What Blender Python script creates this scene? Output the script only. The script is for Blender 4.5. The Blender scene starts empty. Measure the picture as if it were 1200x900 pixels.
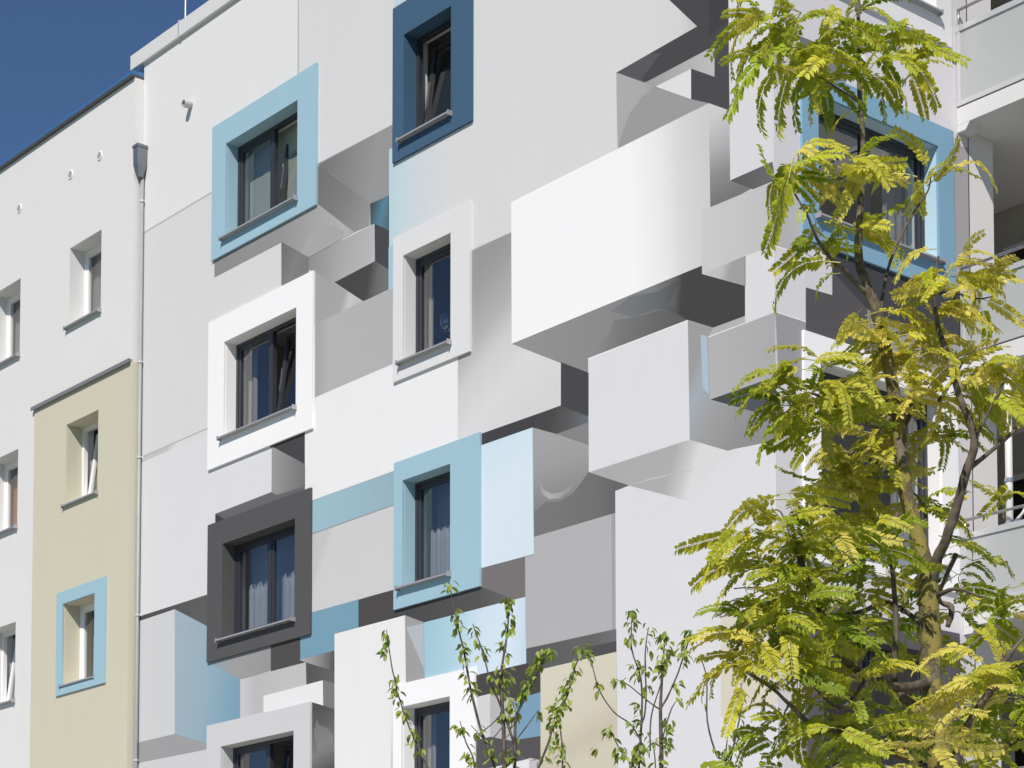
import bpy, bmesh, math, random
from mathutils import Vector, Matrix
from mathutils.geometry import tessellate_polygon
C = bpy.context.scene
COL = C.collection
rnd = random.Random(7)

# ------------------------------------------------------------------ camera, sky, sun, exposure
CAM_YAW, CAM_PITCH = -0.871740714, 0.0616602382
cam_data = bpy.data.cameras.new('camera')
cam = bpy.data.objects.new('camera', cam_data)
COL.objects.link(cam)
cam.location = (0, -15.65, 1.6)
cam.rotation_euler = (math.pi/2 + CAM_PITCH, 0, -CAM_YAW)
cam_data.sensor_width = 36
cam_data.lens = 36 * 2530.9 / 1200
cam_data.shift_y = (1112.61 - 450) / 1200
cam_data.clip_start = 0.1
cam_data.clip_end = 5000
C.camera = cam

SUN = Vector((-0.70, 1.0, -1.13)).normalized()        # direction the light travels
elev = math.asin(-SUN.z)
azim = math.atan2(-SUN.x, -SUN.y)                      # compass angle of the sun
w = bpy.data.worlds.new('World'); C.world = w; w.use_nodes = True
nt = w.node_tree
sky = nt.nodes.new('ShaderNodeTexSky'); sky.sky_type = 'NISHITA'; sky.sun_disc = False
sky.sun_elevation = elev; sky.sun_rotation = azim
sky.altitude = 1500; sky.air_density = 0.8; sky.dust_density = 0.1; sky.ozone_density = 6.0
bg = nt.nodes['Background']; bg.inputs['Strength'].default_value = 0.092
nt.links.new(sky.outputs[0], bg.inputs[0])
sd = bpy.data.lights.new('sun', 'SUN'); sd.energy = 4.45; sd.angle = math.radians(0.53); sd.color = (1.0, 0.93, 0.855)
so = bpy.data.objects.new('sun', sd); COL.objects.link(so); so.location = (12, -30, 30)
so.rotation_euler = SUN.to_track_quat('-Z', 'Y').to_euler()
C.view_settings.view_transform = 'Standard'; C.view_settings.look = 'None'
C.view_settings.exposure = 0.05; C.view_settings.gamma = 1
C.render.engine = 'CYCLES'
C.cycles.max_bounces = 8; C.cycles.transparent_max_bounces = 12

# ------------------------------------------------------------------ helpers
def lin(v):
    v /= 255.0
    return v/12.92 if v <= .04045 else ((v+.055)/1.055)**2.4
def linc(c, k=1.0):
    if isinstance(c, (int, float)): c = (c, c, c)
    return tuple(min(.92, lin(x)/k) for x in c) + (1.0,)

class MB:
    "collects shapes and links them as one mesh object"
    def __init__(s): s.v = []; s.f = []; s.m = []
    def add(s, vs, fs, mi=0):
        o = len(s.v); s.v += [tuple(v) for v in vs]; s.f += [tuple(i+o for i in f) for f in fs]; s.m += [mi]*len(fs); return s
    def box(s, x0, x1, y0, y1, z0, z1, mi=0):
        vs = [(x, y, z) for z in (z0, z1) for y in (y0, y1) for x in (x0, x1)]
        return s.add(vs, [(0, 2, 3, 1), (4, 5, 7, 6), (0, 1, 5, 4), (2, 6, 7, 3), (0, 4, 6, 2), (1, 3, 7, 5)], mi)
    def tube(s, pts, n=8, mi=0, cap=True):
        rings = []
        P = [Vector(p[:3]) for p in pts]
        up = None
        for i, p in enumerate(P):
            d = (P[min(i+1, len(P)-1)] - P[max(i-1, 0)]).normalized()
            if up is None:
                up = d.orthogonal().normalized()
            up = (up - d*up.dot(d)).normalized(); sd_ = d.cross(up)
            rings.append([p + (up*math.cos(a) + sd_*math.sin(a))*pts[i][3] for a in [k*math.tau/n for k in range(n)]])
        vs = [v for r in rings for v in r]; fs = []
        for i in range(len(P)-1):
            for k in range(n):
                a = i*n+k; b = i*n+(k+1) % n
                fs.append((a, b, b+n, a+n))
        if cap: fs += [tuple(range(n))[::-1], tuple(range((len(P)-1)*n, len(P)*n))]
        return s.add(vs, fs, mi)
    def mesh(s, name, mats, smooth=False):
        me = bpy.data.meshes.new(name); me.from_pydata(s.v, [], s.f)
        for m in (mats if isinstance(mats, (list, tuple)) else [mats]): me.materials.append(m)
        if isinstance(mats, (list, tuple)) and len(mats) > 1: me.polygons.foreach_set('material_index', s.m)
        if smooth: me.polygons.foreach_set('use_smooth', [True]*len(me.polygons))
        me.update(); return me
    def build(s, name, mats, parent=None, smooth=False, bevel=0, label=None):
        me = s.mesh(name, mats, smooth)
        o = bpy.data.objects.new(name, me); COL.objects.link(o)
        if parent: o.parent = parent
        if bevel:
            b = o.modifiers.new('edge', 'BEVEL'); b.width = bevel; b.segments = 2; b.limit_method = 'ANGLE'
        if label: o['label'] = label
        return o
def thing(name, label, cat, loc=(0, 0, 0), group=None):
    o = bpy.data.objects.new(name, None); COL.objects.link(o); o.location = loc
    o.empty_display_size = .3
    o['label'] = label; o['category'] = cat
    if group: o['group'] = group
    return o
def sub(name, parent, label=None):
    o = bpy.data.objects.new(name, None); COL.objects.link(o); o.parent = parent; o.empty_display_size = .2
    if label: o['label'] = label
    return o
def tag(o, label, cat, group=None):
    o['label'] = label; o['category'] = cat
    if group: o['group'] = group
    return o
def copy_tree(o, parent=None):
    c = o.copy(); COL.objects.link(c); c.parent = parent
    for ch in list(o.children): copy_tree(ch, c)
    return c

# ------------------------------------------------------------------ materials
def new_mat(name):
    m = bpy.data.materials.new(name); m.use_nodes = True
    return m, m.node_tree, m.node_tree.nodes['Principled BSDF']
def solid(name, col, rough=.6, metal=0, spec=.5, noise=0.0, scale=4.0, bump=0.0, bscale=60):
    m, t, p = new_mat(name)
    p.inputs['Roughness'].default_value = rough; p.inputs['Metallic'].default_value = metal
    p.inputs['Specular IOR Level'].default_value = spec
    p.inputs['Base Color'].default_value = col
    if noise or bump:
        tc = t.nodes.new('ShaderNodeTexCoord')
    if noise:
        n = t.nodes.new('ShaderNodeTexNoise'); n.inputs['Scale'].default_value = scale; n.inputs['Detail'].default_value = 6
        t.links.new(tc.outputs['Object'], n.inputs['Vector'])
        r = t.nodes.new('ShaderNodeMapRange'); r.inputs[3].default_value = 1-noise; r.inputs[4].default_value = 1+noise
        t.links.new(n.outputs[0], r.inputs[0])
        mx = t.nodes.new('ShaderNodeVectorMath'); mx.operation = 'SCALE'; mx.inputs[0].default_value = col[:3]
        t.links.new(r.outputs[0], mx.inputs['Scale']); t.links.new(mx.outputs[0], p.inputs['Base Color'])
    if bump:
        n2 = t.nodes.new('ShaderNodeTexNoise'); n2.inputs['Scale'].default_value = bscale; n2.inputs['Detail'].default_value = 3
        t.links.new(tc.outputs['Object'], n2.inputs['Vector'])
        b = t.nodes.new('ShaderNodeBump'); b.inputs['Strength'].default_value = bump; b.inputs['Distance'].default_value = .004
        t.links.new(n2.outputs[0], b.inputs['Height']); t.links.new(b.outputs[0], p.inputs['Normal'])
    return m
def weathered(t, p, base_socket):
    "faint cloudy unevenness, thin rain streaks and plaster grain over a painted wall"
    tc = t.nodes.new('ShaderNodeTexCoord')
    n = t.nodes.new('ShaderNodeTexNoise'); n.inputs['Scale'].default_value = .9; n.inputs['Detail'].default_value = 8; n.inputs['Roughness'].default_value = .6
    t.links.new(tc.outputs['Object'], n.inputs['Vector'])
    mp = t.nodes.new('ShaderNodeMapping'); mp.inputs['Scale'].default_value = (7, 7, .35)
    t.links.new(tc.outputs['Object'], mp.inputs[0])
    s = t.nodes.new('ShaderNodeTexNoise'); s.inputs['Scale'].default_value = 1.0; s.inputs['Detail'].default_value = 5
    t.links.new(mp.outputs[0], s.inputs['Vector'])
    a = t.nodes.new('ShaderNodeMath'); a.operation = 'ADD'
    t.links.new(n.outputs[0], a.inputs[0]); t.links.new(s.outputs[0], a.inputs[1])
    r = t.nodes.new('ShaderNodeMapRange'); r.inputs[1].default_value = .6; r.inputs[2].default_value = 1.4
    r.inputs[3].default_value = .984; r.inputs[4].default_value = 1.010
    t.links.new(a.outputs[0], r.inputs[0])
    mx = t.nodes.new('ShaderNodeVectorMath'); mx.operation = 'SCALE'
    t.links.new(base_socket, mx.inputs[0]); t.links.new(r.outputs[0], mx.inputs['Scale'])
    t.links.new(mx.outputs[0], p.inputs['Base Color'])
    g = t.nodes.new('ShaderNodeTexNoise'); g.inputs['Scale'].default_value = 90; g.inputs['Detail'].default_value = 4
    t.links.new(tc.outputs['Object'], g.inputs['Vector'])
    b = t.nodes.new('ShaderNodeBump'); b.inputs['Strength'].default_value = .35; b.inputs['Distance'].default_value = .003
    t.links.new(g.outputs[0], b.inputs['Height']); t.links.new(b.outputs[0], p.inputs['Normal'])
    p.inputs['Roughness'].default_value = .75; p.inputs['Specular IOR Level'].default_value = .25
_paint = {}
def paint(col, k):
    "a single tone of facade paint"
    key = (str(col), k)
    if key in _paint: return _paint[key]
    m, t, p = new_mat('facade_paint')
    rgb = t.nodes.new('ShaderNodeRGB'); rgb.outputs[0].default_value = linc(col, k)
    weathered(t, p, rgb.outputs[0])
    _paint[key] = m
    return m
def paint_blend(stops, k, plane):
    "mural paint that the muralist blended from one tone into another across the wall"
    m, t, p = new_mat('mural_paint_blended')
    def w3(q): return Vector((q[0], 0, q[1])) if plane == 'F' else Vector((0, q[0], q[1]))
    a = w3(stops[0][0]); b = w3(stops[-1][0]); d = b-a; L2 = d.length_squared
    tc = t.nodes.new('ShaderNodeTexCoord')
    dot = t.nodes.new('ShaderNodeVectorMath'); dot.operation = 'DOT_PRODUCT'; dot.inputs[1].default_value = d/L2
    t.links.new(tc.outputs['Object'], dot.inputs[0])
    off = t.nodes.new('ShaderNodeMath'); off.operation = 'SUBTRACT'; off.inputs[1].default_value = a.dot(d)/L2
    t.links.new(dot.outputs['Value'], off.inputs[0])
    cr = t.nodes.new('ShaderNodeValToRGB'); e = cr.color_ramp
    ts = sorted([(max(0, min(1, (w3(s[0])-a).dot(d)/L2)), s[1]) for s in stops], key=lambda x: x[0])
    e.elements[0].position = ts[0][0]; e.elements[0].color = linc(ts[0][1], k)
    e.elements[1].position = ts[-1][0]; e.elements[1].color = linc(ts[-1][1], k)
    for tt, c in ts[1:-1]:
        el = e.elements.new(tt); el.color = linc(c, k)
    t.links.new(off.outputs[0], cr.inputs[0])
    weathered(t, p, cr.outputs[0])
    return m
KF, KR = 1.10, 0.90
ANTHR = solid('anthracite_frame', (.035, .037, .045, 1), .35)
WHITE_PVC = solid('white_frame', (.8, .8, .8, 1), .35)
SILL = solid('sill_metal', (.40, .40, .41, 1), .4, .25, noise=.05)
ZINC = solid('zinc_pipe', (.34, .35, .36, 1), .55, .1, noise=.12, scale=6)
DKMETAL = solid('dark_flashing', (.09, .09, .095, 1), .5, .3)
BALWHITE = solid('balcony_concrete_paint', (.64, .64, .63, 1), .6, noise=.04, scale=2, bump=.2)
RAILM = solid('rail_aluminium', (.62, .63, .64, 1), .35, .35)
STEEL = solid('steel_handle', (.65, .65, .66, 1), .25, .9)
PLASTER = solid('loggia_plaster', (.52, .50, .46, 1), .85, noise=.06, scale=1.5)
ROOM = solid('room_wall', (.36, .355, .35, 1), .9)
ROOFM = solid('roof_felt', (.12, .12, .12, 1), .9, noise=.1)
BLACKHOLE = solid('dark_door', (.02, .02, .022, 1), .3)

def glass_mat(name, tint=(.9, .92, .95, 1), refl=1.5, rough=0.0):
    m = bpy.data.materials.new(name); m.use_nodes = True; t = m.node_tree; t.nodes.clear()
    out = t.nodes.new('ShaderNodeOutputMaterial'); mix = t.nodes.new('ShaderNodeMixShader')
    tr = t.nodes.new('ShaderNodeBsdfTransparent'); tr.inputs[0].default_value = tint
    gl = t.nodes.new('ShaderNodeBsdfGlossy'); gl.inputs['Roughness'].default_value = rough
    fr = t.nodes.new('ShaderNodeFresnel'); fr.inputs['IOR'].default_value = refl
    tc = t.nodes.new('ShaderNodeTexCoord'); n = t.nodes.new('ShaderNodeTexNoise'); n.inputs['Scale'].default_value = 1.3
    t.links.new(tc.outputs['Object'], n.inputs['Vector'])
    b = t.nodes.new('ShaderNodeBump'); b.inputs['Strength'].default_value = .05; b.inputs['Distance'].default_value = .02
    t.links.new(n.outputs[0], b.inputs['Height']); t.links.new(b.outputs[0], gl.inputs['Normal'])
    ge = t.nodes.new('ShaderNodeNewGeometry'); front = t.nodes.new('ShaderNodeMath'); front.operation = 'SUBTRACT'; front.inputs[0].default_value = 1
    t.links.new(ge.outputs['Backfacing'], front.inputs[1])
    fm = t.nodes.new('ShaderNodeMath'); fm.operation = 'MULTIPLY'; t.links.new(fr.outputs[0], fm.inputs[0]); t.links.new(front.outputs[0], fm.inputs[1])
    t.links.new(fm.outputs[0], mix.inputs[0]); t.links.new(tr.outputs[0], mix.inputs[1]); t.links.new(gl.outputs[0], mix.inputs[2])
    t.links.new(mix.outputs[0], out.inputs[0])
    return m
GLASS = glass_mat('window_glass', (.93, .945, .955, 1), 2.6)
def frosted():
    m, t, p = new_mat('frosted_balustrade_glass')
    p.inputs['Base Color'].default_value = (.475, .495, .49, 1); p.inputs['Roughness'].default_value = .22
    p.inputs['Transmission Weight'].default_value = .12
    return m
FROST = frosted()
def cloth(name, col, sheer=0.0, weave=0.0):
    m = bpy.data.materials.new(name); m.use_nodes = True; t = m.node_tree; t.nodes.clear()
    out = t.nodes.new('ShaderNodeOutputMaterial')
    d = t.nodes.new('ShaderNodeBsdfDiffuse'); d.inputs[0].default_value = col
    tl = t.nodes.new('ShaderNodeBsdfTranslucent'); tl.inputs[0].default_value = col
    a = t.nodes.new('ShaderNodeMixShader'); a.inputs[0].default_value = .35
    t.links.new(d.outputs[0], a.inputs[1]); t.links.new(tl.outputs[0], a.inputs[2])
    tr = t.nodes.new('ShaderNodeBsdfTransparent'); b = t.nodes.new('ShaderNodeMixShader'); b.inputs[0].default_value = sheer
    if weave:
        tc = t.nodes.new('ShaderNodeTexCoord'); ch = t.nodes.new('ShaderNodeTexChecker'); ch.inputs['Scale'].default_value = weave
        ch.inputs[1].default_value = (sheer, sheer, sheer, 1); ch.inputs[2].default_value = (0, 0, 0, 1)
        mp = t.nodes.new('ShaderNodeMapping'); mp.inputs['Scale'].default_value = (1, .0, 1); mp.inputs['Rotation'].default_value = (0, .78, 0)
        t.links.new(tc.outputs['Object'], mp.inputs[0]); t.links.new(mp.outputs[0], ch.inputs[0])
        t.links.new(ch.outputs[0], b.inputs[0])
    t.links.new(a.outputs[0], b.inputs[1]); t.links.new(tr.outputs[0], b.inputs[2]); t.links.new(b.outputs[0], out.inputs[0])
    return m

# ------------------------------------------------------------------ traced outlines in metres
# each: name, label, layer, tone or blended tones [[(u, z), rgb], ...], outline (u, z)
MURAL_FRONT = [
 ["painted_field","very light grey upper left mural field",1,[227,227,226],[[-26.96,16.405],[-26.96,16.5],[-24.661,16.5],[-23.007,16.5],[-22.988,14.759],[-23.993,14.71],[-24.8,14.572],[-24.79,13.893],[-25.053,13.942],[-26.944,13.937]]],
 ["painted_field","light grey mural field beside the downpipe",1,[221,221,222],[[-26.96,10.631],[-26.876,10.612],[-24.783,10.628],[-23.733,10.586],[-23.523,9.995],[-23.556,9.384],[-24.915,9.376],[-24.908,8.924],[-25.072,8.292],[-26.828,8.289],[-26.96,8.284]]],
 ["painted_field","pale field fading to light blue at its left edge",1,[[[-21.0,12.676],[186,213,221]],[[-20.564,12.535],[203,215,219]],[[-19.724,12.263],[217,217,217]],[[-16.604,12.387],[217,217,217]],[[-15.878,12.681],[214,214,214]],[[-15.598,12.657],[196,196,196]]],[[-20.895,15.908],[-17.146,14.333],[-15.598,12.657],[-16.841,12.617],[-16.824,11.741],[-16.828,10.943],[-18.017,11.018],[-18.616,11.38],[-19.366,11.395],[-19.721,11.014],[-20.852,11.348],[-20.852,11.284],[-20.984,11.386],[-20.994,13.173],[-20.862,13.161]]],
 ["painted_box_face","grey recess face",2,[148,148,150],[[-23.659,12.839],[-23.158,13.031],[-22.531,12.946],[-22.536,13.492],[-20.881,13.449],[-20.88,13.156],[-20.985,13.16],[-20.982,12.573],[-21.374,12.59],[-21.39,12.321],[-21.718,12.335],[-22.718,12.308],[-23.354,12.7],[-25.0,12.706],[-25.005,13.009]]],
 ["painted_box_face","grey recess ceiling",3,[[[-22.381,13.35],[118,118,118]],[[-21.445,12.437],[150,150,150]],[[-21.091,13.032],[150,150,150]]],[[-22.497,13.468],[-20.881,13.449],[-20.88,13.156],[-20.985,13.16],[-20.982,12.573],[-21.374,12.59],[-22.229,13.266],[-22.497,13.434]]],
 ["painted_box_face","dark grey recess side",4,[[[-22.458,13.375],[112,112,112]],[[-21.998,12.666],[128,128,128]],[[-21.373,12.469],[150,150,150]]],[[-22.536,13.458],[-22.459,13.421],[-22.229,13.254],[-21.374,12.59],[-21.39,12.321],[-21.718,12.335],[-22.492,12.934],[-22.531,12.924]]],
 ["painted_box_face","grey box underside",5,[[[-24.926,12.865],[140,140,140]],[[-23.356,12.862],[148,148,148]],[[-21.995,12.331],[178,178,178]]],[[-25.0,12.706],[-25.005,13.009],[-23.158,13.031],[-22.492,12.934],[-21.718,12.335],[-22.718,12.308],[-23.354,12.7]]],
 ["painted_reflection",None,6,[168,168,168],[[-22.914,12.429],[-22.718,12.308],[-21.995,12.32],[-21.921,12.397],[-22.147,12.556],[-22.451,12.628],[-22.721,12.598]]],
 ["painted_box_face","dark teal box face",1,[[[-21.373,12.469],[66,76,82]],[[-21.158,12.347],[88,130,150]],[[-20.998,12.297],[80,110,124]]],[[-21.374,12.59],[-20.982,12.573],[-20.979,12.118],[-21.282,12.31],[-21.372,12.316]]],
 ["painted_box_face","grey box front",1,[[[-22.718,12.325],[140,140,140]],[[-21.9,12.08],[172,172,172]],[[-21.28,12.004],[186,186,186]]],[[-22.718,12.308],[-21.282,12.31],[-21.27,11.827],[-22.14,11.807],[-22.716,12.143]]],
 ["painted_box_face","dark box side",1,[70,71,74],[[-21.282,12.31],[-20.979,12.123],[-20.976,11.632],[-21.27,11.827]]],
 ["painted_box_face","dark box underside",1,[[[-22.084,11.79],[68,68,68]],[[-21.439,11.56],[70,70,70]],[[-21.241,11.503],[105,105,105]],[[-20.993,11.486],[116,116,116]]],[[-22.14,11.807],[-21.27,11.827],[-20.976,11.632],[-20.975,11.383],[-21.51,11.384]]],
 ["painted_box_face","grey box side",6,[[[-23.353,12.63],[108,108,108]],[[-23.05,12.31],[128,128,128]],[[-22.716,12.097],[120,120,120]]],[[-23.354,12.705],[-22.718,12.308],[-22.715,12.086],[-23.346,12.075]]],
 ["painted_box_face","light grey box front",1,[217,217,217],[[-25.0,12.706],[-23.354,12.7],[-23.347,12.086],[-25.023,12.063],[-25.031,12.534]]],
 ["painted_box_face","grey box side with a paler tip",2,[[[-22.56,11.939],[162,162,162]],[[-21.988,11.497],[166,166,166]],[[-21.839,11.4],[200,200,200]],[[-21.51,11.384],[185,185,185]]],[[-22.638,12.109],[-22.159,11.812],[-21.51,11.384],[-22.535,11.37],[-22.631,11.373]]],
 ["painted_box_face","mid grey mural field",3,[[[-22.509,10.69],[166,166,166]],[[-22.262,10.683],[180,180,180]],[[-20.849,10.694],[178,178,178]]],[[-22.573,11.38],[-21.51,11.384],[-20.852,11.37],[-20.83,10.411],[-22.564,10.418]]],
 ["painted_field","light blue strip",2,[165,200,214],[[-20.987,11.915],[-20.847,11.927],[-20.844,11.367],[-20.984,11.386]]],
 ["painted_edge_line",None,2,[186,186,186],[[-26.944,13.939],[-25.031,13.95],[-25.031,13.931],[-26.944,13.92]]],  # thin dark strips colour in the shadow along the joints
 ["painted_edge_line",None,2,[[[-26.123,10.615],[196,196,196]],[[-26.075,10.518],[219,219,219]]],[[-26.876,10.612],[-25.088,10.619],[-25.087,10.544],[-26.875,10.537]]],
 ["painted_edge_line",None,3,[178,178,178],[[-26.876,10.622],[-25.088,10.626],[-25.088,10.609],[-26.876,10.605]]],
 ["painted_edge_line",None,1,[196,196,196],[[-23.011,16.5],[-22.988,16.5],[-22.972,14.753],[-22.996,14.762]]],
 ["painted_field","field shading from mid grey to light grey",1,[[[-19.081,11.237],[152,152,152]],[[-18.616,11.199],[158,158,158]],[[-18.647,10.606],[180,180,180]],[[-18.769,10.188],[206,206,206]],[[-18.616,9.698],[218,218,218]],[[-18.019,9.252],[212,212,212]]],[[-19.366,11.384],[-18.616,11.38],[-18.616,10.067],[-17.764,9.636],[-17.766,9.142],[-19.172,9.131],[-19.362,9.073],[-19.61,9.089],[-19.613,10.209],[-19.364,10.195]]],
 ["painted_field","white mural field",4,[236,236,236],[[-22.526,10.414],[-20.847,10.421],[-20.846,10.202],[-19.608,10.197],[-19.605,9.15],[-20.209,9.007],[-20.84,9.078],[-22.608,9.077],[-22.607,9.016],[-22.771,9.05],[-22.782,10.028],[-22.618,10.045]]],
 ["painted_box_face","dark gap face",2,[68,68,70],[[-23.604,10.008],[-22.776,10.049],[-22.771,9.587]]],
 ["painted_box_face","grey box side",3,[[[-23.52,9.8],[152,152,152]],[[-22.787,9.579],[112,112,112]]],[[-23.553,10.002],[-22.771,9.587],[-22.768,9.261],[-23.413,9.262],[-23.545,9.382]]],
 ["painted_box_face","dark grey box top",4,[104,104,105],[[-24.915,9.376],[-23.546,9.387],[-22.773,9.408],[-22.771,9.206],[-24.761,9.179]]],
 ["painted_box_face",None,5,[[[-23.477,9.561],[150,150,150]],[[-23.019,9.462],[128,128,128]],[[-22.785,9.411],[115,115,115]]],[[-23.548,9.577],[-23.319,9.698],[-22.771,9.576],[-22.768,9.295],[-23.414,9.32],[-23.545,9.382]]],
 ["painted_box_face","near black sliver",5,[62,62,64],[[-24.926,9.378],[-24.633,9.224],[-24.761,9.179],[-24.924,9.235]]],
 ["painted_field","blue grey mural band",1,[[[-22.587,8.867],[158,190,203]],[[-20.838,8.871],[150,178,190]]],[[-22.608,9.077],[-20.805,9.076],[-20.803,8.657],[-22.604,8.642]]],
 ["painted_field","light grey mural field",2,[[[-22.336,8.484],[196,196,196]],[[-22.297,8.312],[206,206,206]],[[-21.235,7.79],[206,206,206]]],[[-22.604,8.642],[-20.803,8.662],[-20.797,7.606],[-22.594,7.62]]],
 ["painted_edge_line",None,3,[150,150,150],[[-22.604,8.648],[-20.803,8.662],[-20.803,8.649],[-22.604,8.633]]],  # joint shadow drawn as a dark strip
 ["painted_box_face","steel blue box face",1,[118,158,178],[[-22.632,7.621],[-21.582,7.611],[-21.579,7.261],[-22.101,7.259],[-22.099,7.046],[-22.876,7.043],[-22.88,7.361]]],
 ["painted_box_face","dark gap face",1,[76,73,73],[[-21.587,7.608],[-20.797,7.606],[-20.795,7.333],[-20.624,7.251],[-20.202,7.274],[-21.585,7.251]]],
 ["painted_box_face","dark box underside",2,[[[-20.539,7.3],[72,72,72]],[[-19.232,7.279],[82,82,82]],[[-18.616,7.102],[104,104,104]]],[[-20.847,7.383],[-19.154,7.376],[-18.571,7.095],[-20.268,7.099],[-20.624,7.251],[-20.847,7.257]]],
 ["painted_box_face","brownish grey box side",3,[118,114,113],[[-19.201,7.585],[-18.38,7.551],[-18.369,7.084],[-18.571,7.09],[-19.154,7.336],[-19.201,7.344]]],
 ["painted_box_face","dark gap face",2,[66,66,68],[[-19.204,9.148],[-17.766,9.139],[-17.73,9.114],[-17.903,8.845],[-18.256,8.996],[-19.203,9.006]]],
 ["painted_box_face","dark bluish box underside",3,[[[-17.947,9.088],[70,70,70]],[[-17.615,8.961],[88,88,88]],[[-17.319,8.871],[100,112,118]]],[[-18.167,9.132],[-17.766,9.139],[-17.305,8.905],[-17.305,8.834],[-17.838,8.834],[-18.256,9.001]]],
 ["painted_box_face","grey wedge",4,[132,132,132],[[-17.838,8.834],[-17.305,8.839],[-17.306,8.572]]],
 ["painted_box_face","grey box side",5,[[[-17.73,8.795],[162,162,162]],[[-17.875,8.489],[156,156,156]],[[-17.949,7.972],[128,128,128]],[[-17.733,7.736],[108,108,108]]],[[-18.256,9.006],[-17.846,8.836],[-17.306,8.582],[-17.307,8.287],[-16.626,7.989],[-16.814,7.964],[-16.872,7.976],[-16.873,7.733],[-18.227,7.741]]],
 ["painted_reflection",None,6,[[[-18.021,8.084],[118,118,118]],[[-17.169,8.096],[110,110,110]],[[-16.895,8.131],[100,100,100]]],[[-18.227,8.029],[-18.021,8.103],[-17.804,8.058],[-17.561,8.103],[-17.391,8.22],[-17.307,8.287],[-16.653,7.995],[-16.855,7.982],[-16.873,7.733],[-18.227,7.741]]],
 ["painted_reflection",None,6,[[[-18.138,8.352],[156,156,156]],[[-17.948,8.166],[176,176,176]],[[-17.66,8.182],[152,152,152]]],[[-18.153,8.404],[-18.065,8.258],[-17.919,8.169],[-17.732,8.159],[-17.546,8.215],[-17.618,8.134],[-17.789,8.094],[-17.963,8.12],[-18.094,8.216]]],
 ["painted_box_face","pale blue box front",6,[[[-19.078,9.008],[206,226,236]],[[-18.616,8.505],[215,229,238]],[[-18.616,7.714],[214,228,236]]],[[-19.235,9.009],[-18.251,9.004],[-18.227,7.548],[-19.233,7.561]]],
 ["painted_box_face","mid grey box front",7,[178,178,179],[[-18.38,7.541],[-18.227,7.541],[-18.227,7.743],[-16.873,7.742],[-16.865,6.471],[-18.354,6.492],[-18.376,7.08]]],
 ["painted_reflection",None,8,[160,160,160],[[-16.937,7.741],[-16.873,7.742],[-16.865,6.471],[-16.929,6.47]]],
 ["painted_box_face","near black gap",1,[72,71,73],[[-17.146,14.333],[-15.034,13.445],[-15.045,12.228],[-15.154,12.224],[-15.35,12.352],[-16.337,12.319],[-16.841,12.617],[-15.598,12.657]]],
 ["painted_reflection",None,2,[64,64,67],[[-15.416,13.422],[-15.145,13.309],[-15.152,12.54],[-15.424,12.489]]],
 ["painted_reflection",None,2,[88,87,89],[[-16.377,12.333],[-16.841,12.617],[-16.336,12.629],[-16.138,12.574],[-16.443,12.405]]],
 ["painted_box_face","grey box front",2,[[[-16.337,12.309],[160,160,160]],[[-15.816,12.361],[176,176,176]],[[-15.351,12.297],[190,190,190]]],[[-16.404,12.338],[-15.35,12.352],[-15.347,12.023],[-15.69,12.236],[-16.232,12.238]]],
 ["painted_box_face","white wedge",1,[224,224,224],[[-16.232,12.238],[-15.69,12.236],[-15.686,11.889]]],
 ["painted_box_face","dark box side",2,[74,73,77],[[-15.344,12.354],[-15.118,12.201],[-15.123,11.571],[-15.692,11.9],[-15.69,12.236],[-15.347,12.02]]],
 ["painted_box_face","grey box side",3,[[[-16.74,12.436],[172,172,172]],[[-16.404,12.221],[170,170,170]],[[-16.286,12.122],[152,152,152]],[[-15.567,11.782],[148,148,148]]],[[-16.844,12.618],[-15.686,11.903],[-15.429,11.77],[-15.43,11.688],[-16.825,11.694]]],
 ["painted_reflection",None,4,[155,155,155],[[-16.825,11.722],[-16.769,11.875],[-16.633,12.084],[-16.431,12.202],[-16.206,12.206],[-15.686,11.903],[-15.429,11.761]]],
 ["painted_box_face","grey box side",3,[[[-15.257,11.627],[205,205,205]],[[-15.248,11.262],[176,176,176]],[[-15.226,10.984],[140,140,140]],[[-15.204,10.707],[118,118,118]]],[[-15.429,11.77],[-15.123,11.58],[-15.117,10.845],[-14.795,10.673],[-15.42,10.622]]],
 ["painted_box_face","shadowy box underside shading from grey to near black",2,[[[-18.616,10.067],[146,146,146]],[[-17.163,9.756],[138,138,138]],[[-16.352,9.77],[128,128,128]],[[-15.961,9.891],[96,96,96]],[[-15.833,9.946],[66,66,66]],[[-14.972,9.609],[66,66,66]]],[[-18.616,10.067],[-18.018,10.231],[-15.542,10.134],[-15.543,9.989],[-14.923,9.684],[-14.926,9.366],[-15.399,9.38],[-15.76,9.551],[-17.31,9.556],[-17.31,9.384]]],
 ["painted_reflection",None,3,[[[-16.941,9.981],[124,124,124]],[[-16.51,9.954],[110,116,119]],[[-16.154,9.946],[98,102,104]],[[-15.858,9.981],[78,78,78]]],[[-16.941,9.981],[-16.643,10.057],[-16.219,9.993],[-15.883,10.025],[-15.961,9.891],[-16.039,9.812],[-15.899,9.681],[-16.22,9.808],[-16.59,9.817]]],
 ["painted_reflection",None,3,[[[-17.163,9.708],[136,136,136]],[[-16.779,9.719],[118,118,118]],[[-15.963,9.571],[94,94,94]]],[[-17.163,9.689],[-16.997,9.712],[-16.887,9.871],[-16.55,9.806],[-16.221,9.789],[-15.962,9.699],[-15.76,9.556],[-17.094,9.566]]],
 ["painted_box_face","big white box front fading to grey at its right end",5,[[[-18.616,10.798],[246,246,246]],[[-16.612,10.876],[246,246,246]],[[-16.148,11.01],[234,234,234]],[[-15.826,10.998],[216,216,216]],[[-15.473,10.975],[206,206,206]]],[[-18.627,11.737],[-15.429,11.77],[-15.417,10.658],[-15.538,10.659],[-15.542,10.077],[-18.616,10.067]]],
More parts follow.
